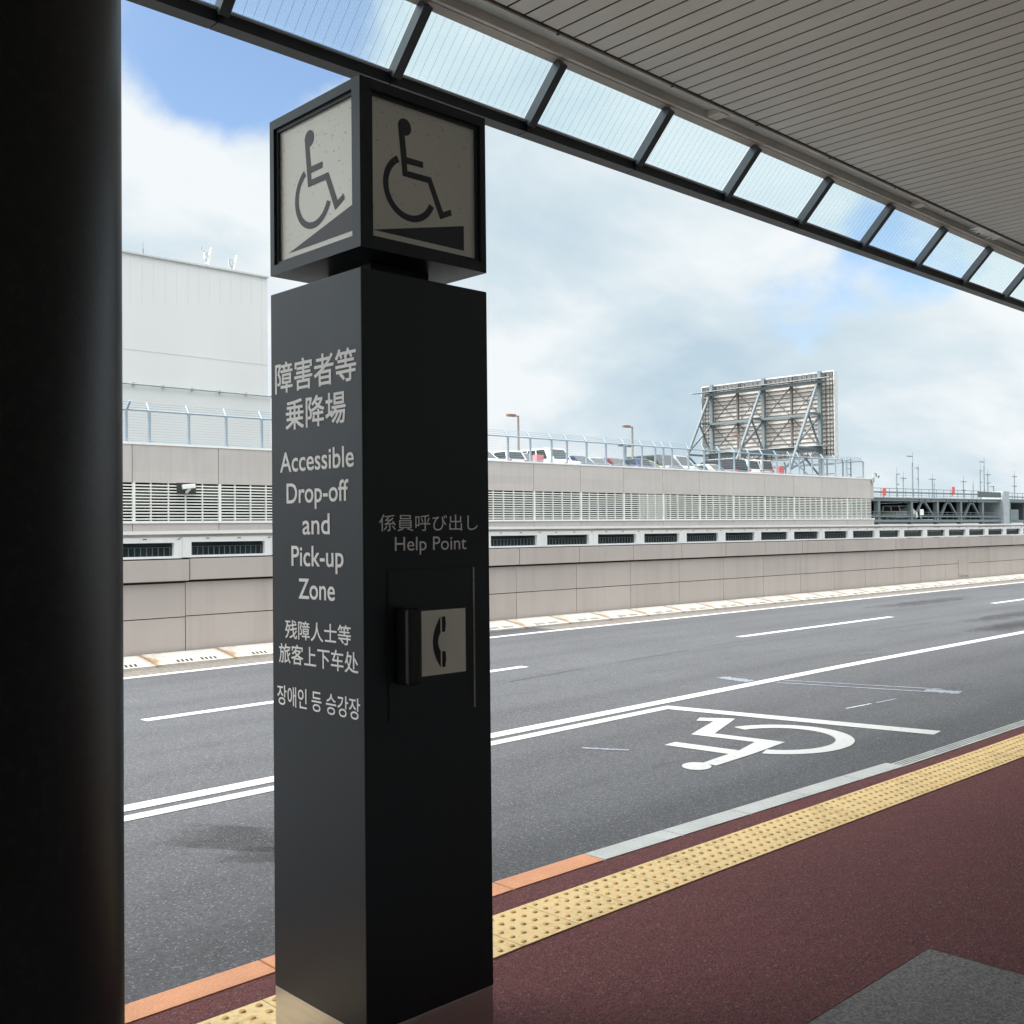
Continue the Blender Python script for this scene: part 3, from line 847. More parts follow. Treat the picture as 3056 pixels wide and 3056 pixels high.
# security camera on the corner
cc = thing('security_camera', (86.5, 44.95, 5.2), 'grey security camera on a cranked bracket at the parking building corner', 'camera')
b = MB(); b.box((86.3, 44.80, 5.45), (86.6, 44.95, 5.85)); b.bar((86.3, 44.88, 5.75), (86.55, 44.88, 6.25), 0.07); b.bar((86.55, 44.88, 6.25), (86.95, 44.88, 6.28), 0.07); b.build('bracket', M['galv'], cc)
b = MB(); b.tube((86.95, 44.88, 6.28), (87.1, 44.88, 5.95), 0.10, 0.07, n=10); b.build('camera_body', M['galv'], cc)
b = MB(); b.tube((86.98, 44.6, 6.0), (87.16, 44.72, 5.9), 0.06, n=10); b.build('camera_lens', M['black'], cc)

cc = thing('security_camera', (22.85, 44.85, 3.3), 'white security camera in a gap of the louvre band on the left', 'camera')
b = MB(); b.box((22.30, 44.965, 3.36), (23.22, 44.995, 3.86)); b.build('dark_opening', M['dark_in'], cc)
b = MB(); b.bar((22.45, 44.75, 3.66), (23.0, 44.62, 3.72), 0.24, 0.2); b.build('camera_body', M['white'], cc, bevel=0.03)
b = MB(); b.bar((22.8, 44.70, 3.60), (22.75, 44.97, 3.42), 0.09); b.build('bracket', M['white'], cc)
# lamp posts on the roof
def roof_lamp(x, y, zt, left, right, label, m=None, tone='brown_lamp'):
    T = thing('roof_lamp_post', (x, y, 5.0), label, 'lamp post', 'lamp posts on the parking roof')
    b = MB(); b.tube((x, y, 5.0), (x, y, zt), 0.085, 0.07, n=8); b.build('pole', M['pole_b'], T)
    b = MB(); ex = []
    if left: ex.append(-1)
    if right: ex.append(1)
    for s in ex:
        b.tube((x, y, zt - 0.05), (x + s * 0.35, y, zt - 0.02), 0.05, n=8)
    b.build('arm', M['pole_b'], T)
    for s in ex:
        h = MB(); x0 = x + s * 0.25; x1 = x + s * 1.05
        pts = [(x0, -0.10), (x0 + s * 0.15, -0.17), (x1 - s * 0.1, -0.17), (x1, -0.06), (x1, 0.06), (x1 - s * 0.1, 0.17), (x0 + s * 0.15, 0.17), (x0, 0.10)]
        h.prism([(px, y + py, zt - 0.10) for px, py in pts], (0, 0, 0.16))
        h.build('lamp_head', M[tone], T, bevel=0.03)
K = lambda x45, y: x45 * y / 45.0
roof_lamp(K(43.78, 50.6), 50.6, 9.2, True, False, 'tall roof lamp post, the leftmost above the fence, one brown head to the left')
roof_lamp(K(54.24, 50.7), 50.7, 9.2, True, False, 'tall roof lamp post with one brown head, above the lime green car')
roof_lamp(K(53.55, 62), 62, 9.15, True, True, 'twin headed roof lamp post beside the lime green car, shorter looking', tone='frame_g')
roof_lamp(K(46.45, 70), 70, 9.15, True, True, 'twin headed brown roof lamp just over the white sport utility car')
roof_lamp(K(56.0, 71), 71, 9.2, True, True, 'distant brown roof lamp just over the grey minivan')
roof_lamp(K(66.6, 50.9), 50.9, 9.3, True, False, 'taupe roof lamp post with a brown head before the left half of the billboard')
roof_lamp(K(79.0, 50.6), 50.6, 9.3, True, False, 'taupe roof lamp post with a brown head, at the right edge of the billboard')

# red and pink boxes on the roof
def cabinet(x45, y, w, h, m, label, name='hydrant_cabinet'):
    x = K(x45, y); T = thing(name, (x, y, 5.0), label, 'cabinet')
    b = MB(); b.box((x - w / 2, y, 5.0), (x + w / 2, y + 0.35, 5.0 + h)); b.build('casing', m, T, bevel=0.015)
    b = MB(); b.box((x - w / 2 + 0.06, y - 0.012, 5.1), (x + w / 2 - 0.06, y - 0.002, 5.0 + h - 0.08)); b.build('door', m, T)
    b = MB(); b.box((x + w / 2 - 0.13, y - 0.03, 5.6), (x + w / 2 - 0.1, y - 0.012, 5.75)); b.build('handle', M['galv'], T)
cabinet(45.6, 46.2, 0.62, 1.24, M['pinkbox'], 'faded pinkish red cabinet standing left of the white sport utility car')
cabinet(72.2, 46.6, 0.72, 1.5, M['redbox'], 'brick red cabinet standing right of the parked white sedan')

# ------------------------------------------------------------------ cars on the roof
def car(kind, x, ynose, col, label, rz_=0.0, tail=False, name='parked_car', z0=5.02, group='cars parked on the parking roof'):
    P = dict(hatch=(3.9, 1.66, 1.5), sedan=(4.5, 1.74, 1.42), wagon=(4.5, 1.72, 1.5), suv=(4.6, 1.84, 1.86), van=(4.6, 1.74, 1.92), bigvan=(5.2, 1.9, 2.2), kei=(3.4, 1.48, 1.7))
    Lc, Wc, Hc = P[kind]
    yc = ynose + Lc / 2
    if z0 == 5.02: z0 += 0.12 if Hc > 1.6 else 0.05
    T = thing(name, (x, yc, z0), label, 'car' if kind not in ('van', 'bigvan') else 'van', group, rz_ + (math.pi if tail else 0))
    ORG[T.name] = Vector((0, 0, 0))
    h = Lc / 2; w = Wc / 2; belt = Hc * (0.60 if Hc < 1.6 else 0.56)
    hood = dict(hatch=0.62, sedan=0.95, wagon=0.85, suv=0.95, van=0.45, bigvan=0.25, kei=0.35)[kind]
    boot = dict(hatch=0.08, sedan=0.75, wagon=0.08, suv=0.06, van=0.05, bigvan=0.03, kei=0.05)[kind]
    rake_f = dict(hatch=0.75, sedan=0.85, wagon=0.8, suv=0.6, van=0.75, bigvan=0.65, kei=0.45)[kind]
    rake_r = dict(hatch=0.35, sedan=0.65, wagon=0.4, suv=0.28, van=0.15, bigvan=0.10, kei=0.15)[kind]
    # lower body: stations along y, each a rounded section
    st = [(-h, 0.30, belt - 0.30, w - 0.16), (-h + 0.12, 0.22, belt - 0.14, w - 0.05), (-h + hood * 0.6, 0.2, belt - 0.05, w), (-h + hood + 0.1, 0.2, belt, w), (0.3, 0.2, belt + 0.02, w), (h - boot - 0.1, 0.2, belt + 0.03, w), (h - 0.1, 0.24, belt - 0.0, w - 0.04), (h, 0.34, belt - 0.14, w - 0.12)]
    b = MB(); vs = []
    for y, za, zb, ww in st:
        zm = (za + zb) / 2
        vs += [(-ww + 0.06, y, za), (-ww, y, za + 0.12), (-ww - 0.01, y, zm), (-ww + 0.02, y, zb - 0.06), (-ww + 0.09, y, zb), (ww - 0.09, y, zb), (ww - 0.02, y, zb - 0.06), (ww + 0.01, y, zm), (ww, y, za + 0.12), (ww - 0.06, y, za)]
    m_ = 10; fs = []
    for s in range(len(st) - 1):
        fs += [(s * m_ + i, s * m_ + (i + 1) % m_, (s + 1) * m_ + (i + 1) % m_, (s + 1) * m_ + i) for i in range(m_)]
    b.add(vs, fs, 0, True); b.add(vs[:m_], [tuple(range(m_))]); b.add(vs[-m_:], [tuple(reversed(range(m_)))])
    # cabin
    y0, y1 = -h + hood, h - boot; r0, r1 = y0 + rake_f, y1 - rake_r
    wt = w - 0.17; wb = w - 0.05; zb = belt - 0.02
    cab = [(-wb, y0, zb), (wb, y0, zb), (wb, y1, zb), (-wb, y1, zb)]
    mid = [(-wt, r0, Hc - 0.05), (wt, r0, Hc - 0.05), (wt, r1, Hc - 0.05), (-wt, r1, Hc - 0.05)]
    top = [(-wt + 0.12, r0 + 0.18, Hc), (wt - 0.12, r0 + 0.18, Hc), (wt - 0.12, r1 - 0.15, Hc), (-wt + 0.12, r1 - 0.15, Hc)]
    b.add(cab + mid + top, [(i, (i + 1) % 4, (i + 1) % 4 + 4, i + 4) for i in range(4)] + [(i + 4, (i + 1) % 4 + 4, (i + 1) % 4 + 8, i + 8) for i in range(4)] + [(8, 9, 10, 11)])
    b.build('body', col, T)
    V = [Vector(v) for v in cab + mid]
    def pane(name, A, B, Cc, D, u0, u1, v0, v1, out):
        """glass on the quad A B (bottom) C D (top); u along, v up"""
        def pt(u, v): return (A.lerp(B, u)).lerp(D.lerp(Cc, u), v) + Vector(out) * 0.012
        g_ = MB(); q = [pt(u0, v0), pt(u1, v0), pt(u1, v1), pt(u0, v1)]
        g_.prism(q, Vector(out) * -0.02); g_.build(name, M['carglass'], T)
    pane('windscreen', V[0], V[1], V[5], V[4], 0.06, 0.94, 0.08, 0.95, (0, -0.6, 0.8))
    pane('rear_window', V[3], V[2], V[6], V[7], 0.08, 0.92, 0.12, 0.93, (0, 0.9, 0.4))
    spl = ((0.16, 0.46), (0.50, 0.94)) if Lc < 4.2 else ((0.15, 0.42), (0.455, 0.70), (0.735, 0.95))
    for u0, u1 in spl:
        pane('side_window', V[0], V[3], V[7], V[4], u0, u1, 0.14, 0.92, (-0.97, 0, 0.25))
        pane('side_window', V[1], V[2], V[6], V[5], u0, u1, 0.14, 0.92, (0.97, 0, 0.25))
    for sx in (-1, 1):
        b = MB(); b.box((sx * (w - 0.34), -h - 0.012 + 0.03, belt - 0.36), (sx * (w - 0.08), -h + 0.10, belt - 0.20)); b.build('headlight', M['lampglass'], T, bevel=0.02)
        b = MB(); b.box((sx * (w - 0.28), h - 0.10, belt - 0.22), (sx * (w - 0.03), h - 0.02, belt + 0.02)); b.build('tail_light', M['taillamp'], T, bevel=0.02)
        b = MB(); b.box((sx * (w + 0.01), y0 + 0.30, belt), (sx * (w + 0.17), y0 + 0.42, belt + 0.13)); b.build('mirror', col, T, bevel=0.025)
        for yy in (-h + 0.72, h - 0.78):
            b = MB(); b.tube((sx * (w - 0.2), yy, 0.31), (sx * (w + 0.012), yy, 0.31), 0.31, n=18); b.tube((sx * (w + 0.012), yy, 0.31), (sx * (w + 0.016), yy, 0.31), 0.19, n=14, mi=1); b.build('wheel', [M['rubber'], M['galv']], T)
    if kind in ('wagon', 'suv'):
        for sx in (-1, 1):
            b = MB(); b.bar((sx * (wt - 0.03), r0 + 0.25, Hc + 0.035), (sx * (wt - 0.03), r1 - 0.1, Hc + 0.035), 0.04); b.build('roof_rail', M['lampglass'], T)
    return T
CP = dict(white=car_paint('white_car_paint', (0.80, 0.80, 0.79), 0.0), grey=car_paint('grey_car_paint', (0.13, 0.135, 0.14), 0.4), silver=car_paint('silver_car_paint', (0.52, 0.53, 0.53), 0.5),
          dark=car_paint('dark_car_paint', (0.03, 0.032, 0.036), 0.3), navy=car_paint('navy_car_paint', (0.035, 0.06, 0.13), 0.3), blue=car_paint('blue_car_paint', (0.06, 0.11, 0.22), 0.3),
          maroon=car_paint('maroon_car_paint', (0.13, 0.025, 0.03), 0.3), lime=car_paint('lime_car_paint', (0.50, 0.70, 0.05), 0.0), beige=car_paint('pale_gold_car_paint', (0.50, 0.49, 0.42), 0.3))
YN = 47.3
CARS = [('hatch', 41.1, 'white', False, 'white hatchback at the left end of the roof, cut by the dark pillar'),
 ('hatch', 43.0, 'white', True, 'small white car with red tail lamps left of the leftmost tall lamp post'),
 ('wagon', 44.8, 'grey', False, 'grey estate car with pale roof rails behind the pink cabinet'),
 ('suv', 47.55, 'white', False, 'tall white sport utility car right of the pink cabinet'),
 ('hatch', 49.55, 'navy', False, 'navy hatchback just right of the tall white sport utility car'),
 ('wagon', 51.35, 'silver', False, 'silver estate car with roof rails right of the navy hatchback'),
 ('hatch', 53.05, 'maroon', False, 'dark maroon hatchback right of the silver estate car'),
 ('hatch', 54.75, 'blue', True, 'blue hatchback left of the lime green car'),
 ('hatch', 56.5, 'lime', False, 'lime green hatchback parked left of the dark grey minivan'),
 ('van', 58.35, 'grey', False, 'dark grey minivan right of the lime green car'),
 ('van', 60.2, 'silver', False, 'silver minivan below the left foot of the billboard frame'),
 ('sedan', 62.25, 'dark', False, 'dark sedan right of the silver minivan'),
 ('hatch', 64.1, 'silver', False, 'silver hatchback below the left part of the billboard'),
 ('suv', 66.0, 'dark', True, 'dark sport utility car beside the taupe lamp post'),
 ('suv', 67.7, 'white', True, 'tall white car with red tail lamps right of the taupe lamp post'),
 ('van', 69.6, 'beige', True, 'pale gold van with upright tail lamps below the billboard'),
 ('sedan', 71.55, 'white', False, 'white sedan left of the brick red cabinet')]
for kind, x45, c, tail, lab in CARS:
    car(kind, x45 * YN / 45 + 0.95, YN + random.uniform(-0.1, 0.15), CP[c], lab, rz_=random.uniform(-0.03, 0.03), tail=tail)

# ------------------------------------------------------------------ billboard on the parking roof, seen from behind
bb = thing('billboard', (83, 53.5, 5.0), 'large billboard seen from behind with pale diagonal struts on the parking roof', 'billboard')
BX = 83.7; BY0, BY1, BZ0, BZ1 = 46.75, 60.55, 7.70, 15.02
b = MB(); b.box((BX, BY0, BZ0), (BX + 0.18, BY1, BZ1)); b.build('sign_panel', M['board'], bb)
b = MB()
b.box((BX - 0.35, BY0 - 0.06, BZ0 - 0.06), (BX + 0.24, BY0 - 0.002, BZ1 + 0.06)); b.box((BX - 0.35, BY1 + 0.002, BZ0 - 0.06), (BX + 0.24, BY1 + 0.06, BZ1 + 0.06))
b.box((BX - 0.35, BY0, BZ1 + 0.002), (BX + 0.24, BY1, BZ1 + 0.10)); b.box((BX - 0.35, BY0, BZ0 - 0.08), (BX + 0.24, BY1, BZ0 - 0.002))
b.build('rim', M['board_rim'], bb)
b = MB(); z = BZ0 + 0.25
while z < BZ1 - 0.1: b.box((BX - 0.10, BY0 + 0.05, z), (BX - 0.005, BY1 - 0.05, z + 0.05)); z += 0.372
b.build('backing_slat', M['slatdark'], bb)
b = MB()
for yy in (46.95, 47.25, 47.6, 60.3, 59.95, 59.6): b.bar((BX - 0.16, yy, BZ0 + 0.1), (BX - 0.16, yy, BZ1 - 0.1), 0.06)
yy = 47.6
while yy < 59.6: b.bar((BX - 0.16, yy, 14.3), (BX - 0.16, yy, BZ1 - 0.1), 0.06); b.bar((BX - 0.16, yy, BZ0 + 0.1), (BX - 0.16, yy, 8.5), 0.06); yy += 0.46
b.build('edge_grid', M['slatdark'], bb)
COLY = (48.0, 53.67, 59.32)
for yy in COLY:
    b = MB(); b.box((BX - 0.62, yy - 0.16, 5.0), (BX - 0.30, yy + 0.16, BZ1 + 0.12)); b.build('column', M['frame_g'], bb)
for yy in (50.80, 56.45):
    b = MB(); b.box((BX - 0.52, yy - 0.09, 8.3), (BX - 0.32, yy + 0.09, BZ1 - 0.02)); b.build('sub_column', M['slatdark'], bb)
for z, w, y0, y1 in ((14.2, 0.26, 47.7, 59.7), (11.42, 0.22, 47.9, 59.4), (8.42, 0.34, 47.9, 59.4)):
    b = MB(); b.box((BX - 0.95, y0, z - w / 2), (BX - 0.65, y1, z + w / 2)); b.build('cross_beam', M['frame_g'], bb)
b = MB(); b.box((BX - 1.35, 46.6, 14.42), (BX - 0.62, 61.2, 14.47)); b.box((BX - 1.35, 47.2, 8.62), (BX - 0.62, 59.8, 8.67)); b.build('catwalk', M['galv'], bb)
b = MB()
bay = [48.0, 50.80, 53.67, 56.45, 59.32]
for a, c in ((0, 1), (2, 1), (2, 3), (4, 3)):
    b.bar((BX - 0.45, bay[a], 11.4), (BX - 0.45, bay[c], 14.1), 0.09); b.bar((BX - 0.45, bay[a], 8.5), (BX - 0.45, bay[c], 11.35), 0.09)
    b.bar((BX - 0.36, bay[a], 14.1), (BX - 0.36, bay[c], 11.4), 0.06); b.bar((BX - 0.36, bay[a], 11.35), (BX - 0.36, bay[c], 8.5), 0.06)
b.build('bracing', M['slatdark'], bb)
for yy in COLY:
    zt, zb = 14.1, 5.05
    xt = BX - 0.85; xb = xt - 0.607 * (zt - zb)
    b = MB(); b.tube((xb, yy, zb), (xt, yy, zt), 0.14, n=12); b.box((xb - 0.3, yy - 0.3, 5.0), (xb + 0.3, yy + 0.3, 5.08)); b.build('strut', M['strut'], bb)
    xm = xt - 0.607 * (zt - 11.4); xl = xt - 0.607 * (zt - 8.4)
    b = MB(); b.bar((xm, yy, 11.4), (BX - 0.6, yy, 11.4), 0.16); b.bar((xm + 0.05, yy, 11.35), (BX - 0.6, yy, 8.5), 0.13); b.bar((xl + 0.1, yy, 8.6), (BX - 0.6, yy, 11.3), 0.13); b.bar((xl, yy, 8.4), (BX - 0.6, yy, 8.4), 0.16)
    xf = xt - 0.607 * (zt - 6.4)
    b.bar((xf, yy, 6.4), (BX - 0.6, yy, 8.3), 0.12); b.bar((xl, yy, 8.3), (BX - 0.6, yy, 6.0), 0.12)
    b.build('tie', M['strut'], bb)
b = MB()
for z in (6.2, 7.0): b.bar((BX - 0.46, 46.7, z), (BX - 0.46, 59.5, z), 0.07)
b.bar((BX - 0.46, 48, 5.1), (BX - 0.46, 50.8, 7.6), 0.1); b.bar((BX - 0.46, 53.6, 5.1), (BX - 0.46, 50.8, 7.6), 0.1)
b.build('base_frame', M['frame_g'], bb)

# ------------------------------------------------------------------ tall white building on the left
wb_ = thing('white_building', (20, 80, -6), 'tall windowless white clad building on the left', 'building')
WL, WR, WT = -25.0, 48.0, 23.45
b = MB(); b.box((WL, 80, -6), (WR, 110, WT)); b.build('wall', M['cladding'], wb_)
b = MB()
x = 47.45 - 0.965
b.box((47.44, 79.992, -6), (47.47, 80, WT))
while x > WL: b.box((x - 0.012, 79.992, 19.6 + 0.12 * (x - 36)), (x + 0.012, 80, WT)); x -= 0.965
b.box((WL, 79.985, 15.95), (WR, 79.991, 16.0)); b.box((47.4, 79.985, 18.6), (WR, 79.991, 18.63))
b.build('panel_joint', mat('soft_cladding_joint', (0.665, 0.665, 0.655), 0.7), wb_)
b = MB(); b.box((WL - 0.1, 79.85, WT + 0.002), (WR + 0.1, 110.1, WT + 0.14)); b.build('roof_coping', M['clad_j'], wb_)
bpy.data.materials['white_cladding']
b = MB(); b.tube((WL, 79.8, 13.28), (WR + 0.2, 79.8, 13.28), 0.065, n=8)
x = 35.7
for k in range(-20, 6): b.box((36.0 + 2.45 * k, 79.78, 13.15), (36.12 + 2.45 * k, 79.995, 13.42))
b.build('pipe', M['galv'], wb_)
b = MB(); b.box((48.002, 80.02, -6), (48.25, 84, 13.2)); b.build('lower_edge_wall', M['cladding'], wb_)
b = MB(); b.tube((37.06, 80.3, WT + 0.16), (37.06, 80.3, 24.1), 0.06, n=8); b.tube((37.06, 80.3, 24.1), (37.06, 80.3, 24.6), 0.02, n=6)
tag(b.build('lightning_rod', M['pole_b'], loc=(37.06, 80.3, WT)), 'thin lightning rod on the white building roof, left of the antennas', 'rod')
def antenna(x, zt, label, small):
    T = thing('panel_antenna', (x, 80.4, WT + 0.16), label, 'antenna', 'panel antennas on the white building')
    b = MB(); b.tube((x, 80.4, WT + 0.16), (x, 80.4, zt - 0.4), 0.07, n=8); b.box((x - 0.3, 80.2, WT + 0.16), (x + 0.3, 80.6, WT + 0.22)); b.build('mast', M['galv'], T)
    b = MB(); b.bar((x + 0.10, 80.3, WT + 0.35), (x + 0.48, 80.3, zt), 0.2, 0.12, up=(0, 1, 0)); b.build('antenna_panel', M['cream'], T, bevel=0.02)
    b = MB(); b.box((x - 0.15, 80.25, zt - 0.95), (x + 0.12, 80.5, zt - 0.45)); b.box((x + 0.1, 80.3, zt - 0.75), (x + 0.3, 80.45, zt - 0.6)); b.build('radio_unit', M['clad_j'], T)
    if not small:
        b = MB(); b.bar((x - 0.02, 80.4, zt - 0.4), (x - 0.42, 80.4, zt - 0.33), 0.05); b.tube((x - 0.42, 80.4, zt - 0.36), (x - 0.42, 80.4, zt - 0.08), 0.035, n=8); b.tube((x - 0.42, 80.4, zt - 0.14), (x - 0.42, 80.4, zt - 0.06), 0.08, n=8); b.build('sensor_arm', M['galv'], T)
    else:
        b = MB()
        for k in range(4): b.box((x - 0.28, 80.3, zt - 0.95 + 0.16 * k), (x - 0.1, 80.5, zt - 0.87 + 0.16 * k))
        b.build('cooling_fins', M['galv'], T)
antenna(42.5, 25.2, 'larger tilted panel antenna with a sensor arm on the white building roof', False)
antenna(44.85, 24.98, 'smaller tilted panel antenna with ribbed unit, right one on the white roof', True)

# ------------------------------------------------------------------ steel car park far right
cp = thing('steel_car_park', (165, 75, -6), 'grey steel framed open car park deck beyond the parking building', 'car park')
def t2(x): return 0.0062 * (x - 145)
def cbox(mb, x0, x1, y0, y1, z0, z1, mi=0, k=1.0):
    za, zc = k * t2(x0), k * t2(x1)
    mb.add([(x0, y0, z0 + za), (x1, y0, z0 + zc), (x1, y1, z0 + zc), (x0, y1, z0 + za), (x0, y0, z1 + za), (x1, y0, z1 + zc), (x1, y1, z1 + zc), (x0, y1, z1 + za)],
           [(0, 3, 2, 1), (4, 5, 6, 7), (0, 1, 5, 4), (1, 2, 6, 5), (2, 3, 7, 6), (3, 0, 4, 7)], mi)
CX0, CX1 = 118, 189.8
b = MB(); cbox(b, CX0, CX1, 74.8, 110, 5.88, 6.02); b.build('roof_slab', M['galv'], cp)
b = MB(); cbox(b, CX0, CX1, 75, 75.4, 5.42, 5.875); x = 159.5
for x in (159, 161, 163, 168.5, 170, 171.5, 177, 178.5, 180): cbox(b, x, x + 0.18, 74.9, 75, 5.42, 5.875)
b.build('roof_beam', M['frame_g'], cp)
b = MB(); cbox(b, CX0, CX1, 74.9, 110, 2.34, 2.72, k=0); b.build('floor_slab', M['frame_g'], cp)
b = MB(); cbox(b, CX0, 189.0, 96, 96.4, 2.73, 5.85, k=0.9); cbox(b, 189.1, 189.4, 78.2, 110, 2.73, 5.85, k=0.9); cbox(b, 183.6, 189.7, 80, 80.3, 2.73, 5.85, k=0.9); b.build('inner_wall', M['dark_in'], cp)
for x in (137.5, 146.3, 156.7, 165.6, 174.2, 182.8):
    b = MB(); cbox(b, x - 0.35, x + 0.35, 75.05, 75.7, -6, 5.415, k=0.9); b.build('column', M['frame_g'], cp)
for xa, xl, xr in ((160.6, 157.6, 164.8), (169.4, 166.4, 173.4), (178.3, 175.2, 182.0)):
    b = MB(); b.bar((xl, 75.2, 2.75), (xa - 0.6, 75.2, 5.45), 0.32); b.bar((xr, 75.2, 2.75), (xa + 0.6, 75.2, 5.45), 0.32); b.box((xa - 0.9, 75.1, 5.3), (xa + 0.9, 75.3, 5.47)); b.build('brace', M['strut'], cp)
b = MB()
x = CX0
while x < 181: b.bar((x, 74.9, 6.0 + t2(x)), (x, 74.9, 7.32 + t2(x)), 0.07); x += 2.6
for z, r_ in ((7.3, 0.04), (6.72, 0.12), (6.3, 0.03)): b.bar((CX0, 74.9, z + t2(CX0)), (181, 74.9, z + t2(181)), r_ * 1.4, r_ * 2)
b.build('roof_railing', M['frame_g'], cp)
b = MB()
x = CX0
while x < 189: b.bar((x, 74.95, 2.7), (x, 74.95, 3.9), 0.06); x += 2.2
for z, h_ in ((3.85, 0.06), (3.45, 0.06), (3.1, 0.22)): b.box((CX0, 74.96, z), (189.5, 75.0, z + h_))
b.build('floor_railing', M['frame_g'], cp)
b = MB(); b.box((189.8, 74.4, -6), (192.4, 78, 7.65)); b.build('stair_pier', M['galv'], cp)
b = MB(); x = 180.0
while x < 189.5: b.box((x, 74.7, 6.25 + t2(x)), (x + 1.5, 74.8, 7.45)); x += 1.62
b.build('roof_screen', M['bars'], cp)
wing = thing('car_park_wing', (205, 76, -6), 'separate dark steel car park wing right of the tall grey pier', 'car park')
b = MB(); b.box((192.9, 77, 5.9), (235, 110, 6.5)); b.box((192.9, 77, 2.3), (235, 110, 2.7)); b.build('deck_slab', M['frame_g'], wing)
b = MB(); b.box((192.9, 88, 2.72), (235, 88.3, 5.88)); b.build('inner_wall', M['dark_in'], wing)
for x in (193.2, 196.3, 199.4, 207, 215): 
    b = MB(); b.box((x, 77.1, -6), (x + 0.5, 77.6, 5.89)); b.build('column', M['frame_g'], wing)
b = MB()
x = 193
while x < 235: b.bar((x, 76.9, 6.45), (x, 76.9, 7.6), 0.07); x += 2.4
b.bar((193, 76.9, 7.6), (235, 76.9, 7.6), 0.08); b.bar((193, 76.9, 6.9), (235, 76.9, 6.9), 0.2)
b.build('roof_railing', M['frame_g'], wing)
b = MB(); b.box((193.2, 76.9, 4.2), (196.2, 77.0, 5.88)); b.box((199.2, 76.9, 2.7), (203, 77.0, 4.6)); b.build('louvre_panel', M['frame_g'], wing)

car('bigvan', 157.6, 74.9, car_paint('pale_van_paint', (0.72, 0.70, 0.62), 0.1), 'large pale gold van side-on inside the steel car park', rz_=rad(26), name='parked_van', z0=2.73, group='vehicles inside the steel car park')
def sign_panel(name, x, y, z0, w, h, m, label):
    b = MB(); b.box((x, y, z0), (x + w, y + 0.12, z0 + h)); b.bar((x + w / 2, y + 0.2, z0 - 0.5), (x + w / 2, y + 0.2, z0 + h), 0.1)
    tag(b.build(name, m, loc=(x, y, z0), bevel=0.01), label, 'sign')
sign_panel('red_sign', 146.7, 74.6, 6.2, 0.9, 1.1, M['redbox'], 'red upright sign on the car park roof rail, left one nearest the beige wall')
sign_panel('red_sign', 169.9, 74.6, 7.0, 0.95, 1.0, M['redbox'], 'red upright sign on the car park roof rail, middle of the deck')
sign_panel('red_sign', 196.6, 76.4, 3.0, 0.9, 1.2, M['redbox'], 'red upright sign low down, right of the tall grey pier')
sign_panel('white_sign', 158.7, 74.7, 3.4, 1.15, 0.9, M['white'], 'small white sign on the railing beside the pale gold van')
def far_pole(x75, zt75, arms, y, label, rod=0.0):
    k = y / 75.0; x = x75 * k; zt = 1.5 + (zt75 - 1.5) * k
    T = thing('light_pole', (x, y, 6.2), label, 'light pole', 'light poles beyond the steel car park')
    b = MB(); b.tube((x, y, 5.9), (x, y, zt - rod * k), 0.13, 0.09, n=8)
    if rod: b.tube((x + 0.15, y, zt - rod * k - 0.6), (x + 0.15, y, zt), 0.05, 0.03, n=6)
    b.build('pole', M['frame_g'], T)
    for z75, l, r_ in arms:
        z = 1.5 + (z75 - 1.5) * k
        a = MB(); a.bar((x - l * k, y, z), (x + r_ * k, y, z), 0.12, 0.13)
        if l: a.box((x - l * k - 0.1, y - 0.2, z - 0.07), (x - l * k * 0.45, y + 0.2, z + 0.07))
        if r_: a.box((x + r_ * k * 0.45, y - 0.2, z - 0.07), (x + r_ * k + 0.1, y + 0.2, z + 0.07))
        a.build('lamp_arm', M['frame_g'], T)
FPL = [(156.9, 13.0, [(12.35, 1.7, 0)], 77, 'tallest light pole left of the pier, one long arm to the left', 1.6), (151.7, 10.6, [(9.5, 0, 0.6), (8.0, 0, 0.5)], 84, 'thin pole with two short brackets on its right, leftmost beyond the deck', 1.2),
 (153.8, 9.9, [(8.95, 0.7, 0.7)], 90, 'short pole with a cross arm left of the tallest pole', 0.8), (158.8, 11.3, [(10.65, 0.9, 0), (9.0, 0.4, 0)], 88, 'pole with two left brackets just right of the tallest pole', 0.5),
 (163.6, 9.9, [(9.05, 0.9, 0.8)], 92, 'short pole with a cross arm between the two red roof signs', 0.8), (164.2, 9.0, [], 98, 'bare thin pole beside the cross arm pole between the red signs', 0.6),
 (175.0, 9.95, [(8.95, 0.8, 0.8), (7.6, 0.4, 0.4)], 92, 'short pole with two cross arms right of the middle red sign', 0.8), (178.8, 9.3, [], 95, 'bare thin pole left of the tall pair of poles', 0.7),
 (181.7, 12.2, [(11.0, 0, 0.4), (9.0, 0, 0.4)], 86, 'slender pole with short right brackets, left of a tall pair', 1.2), (183.3, 13.3, [(12.5, 1.7, 0)], 79, 'tall pole with one long left arm near the grey pier', 1.4),
 (184.8, 11.4, [(10.4, 0.9, 0.8), (9.0, 0.5, 0.8)], 90, 'pole with two cross arms near the grey pier', 0.8), (187.2, 8.5, [(8.4, 1.2, 0)], 80, 'low pole with one left arm beside the grey pier', 0.0),
 (196.3, 11.5, [(10.4, 0.9, 0.9), (8.7, 0.7, 0.7)], 88, 'pole with two cross arms right of the grey pier', 0.8)]
for x75, zt, arms, y, lab, rod in FPL: far_pole(x75, zt, arms, y, lab, rod)

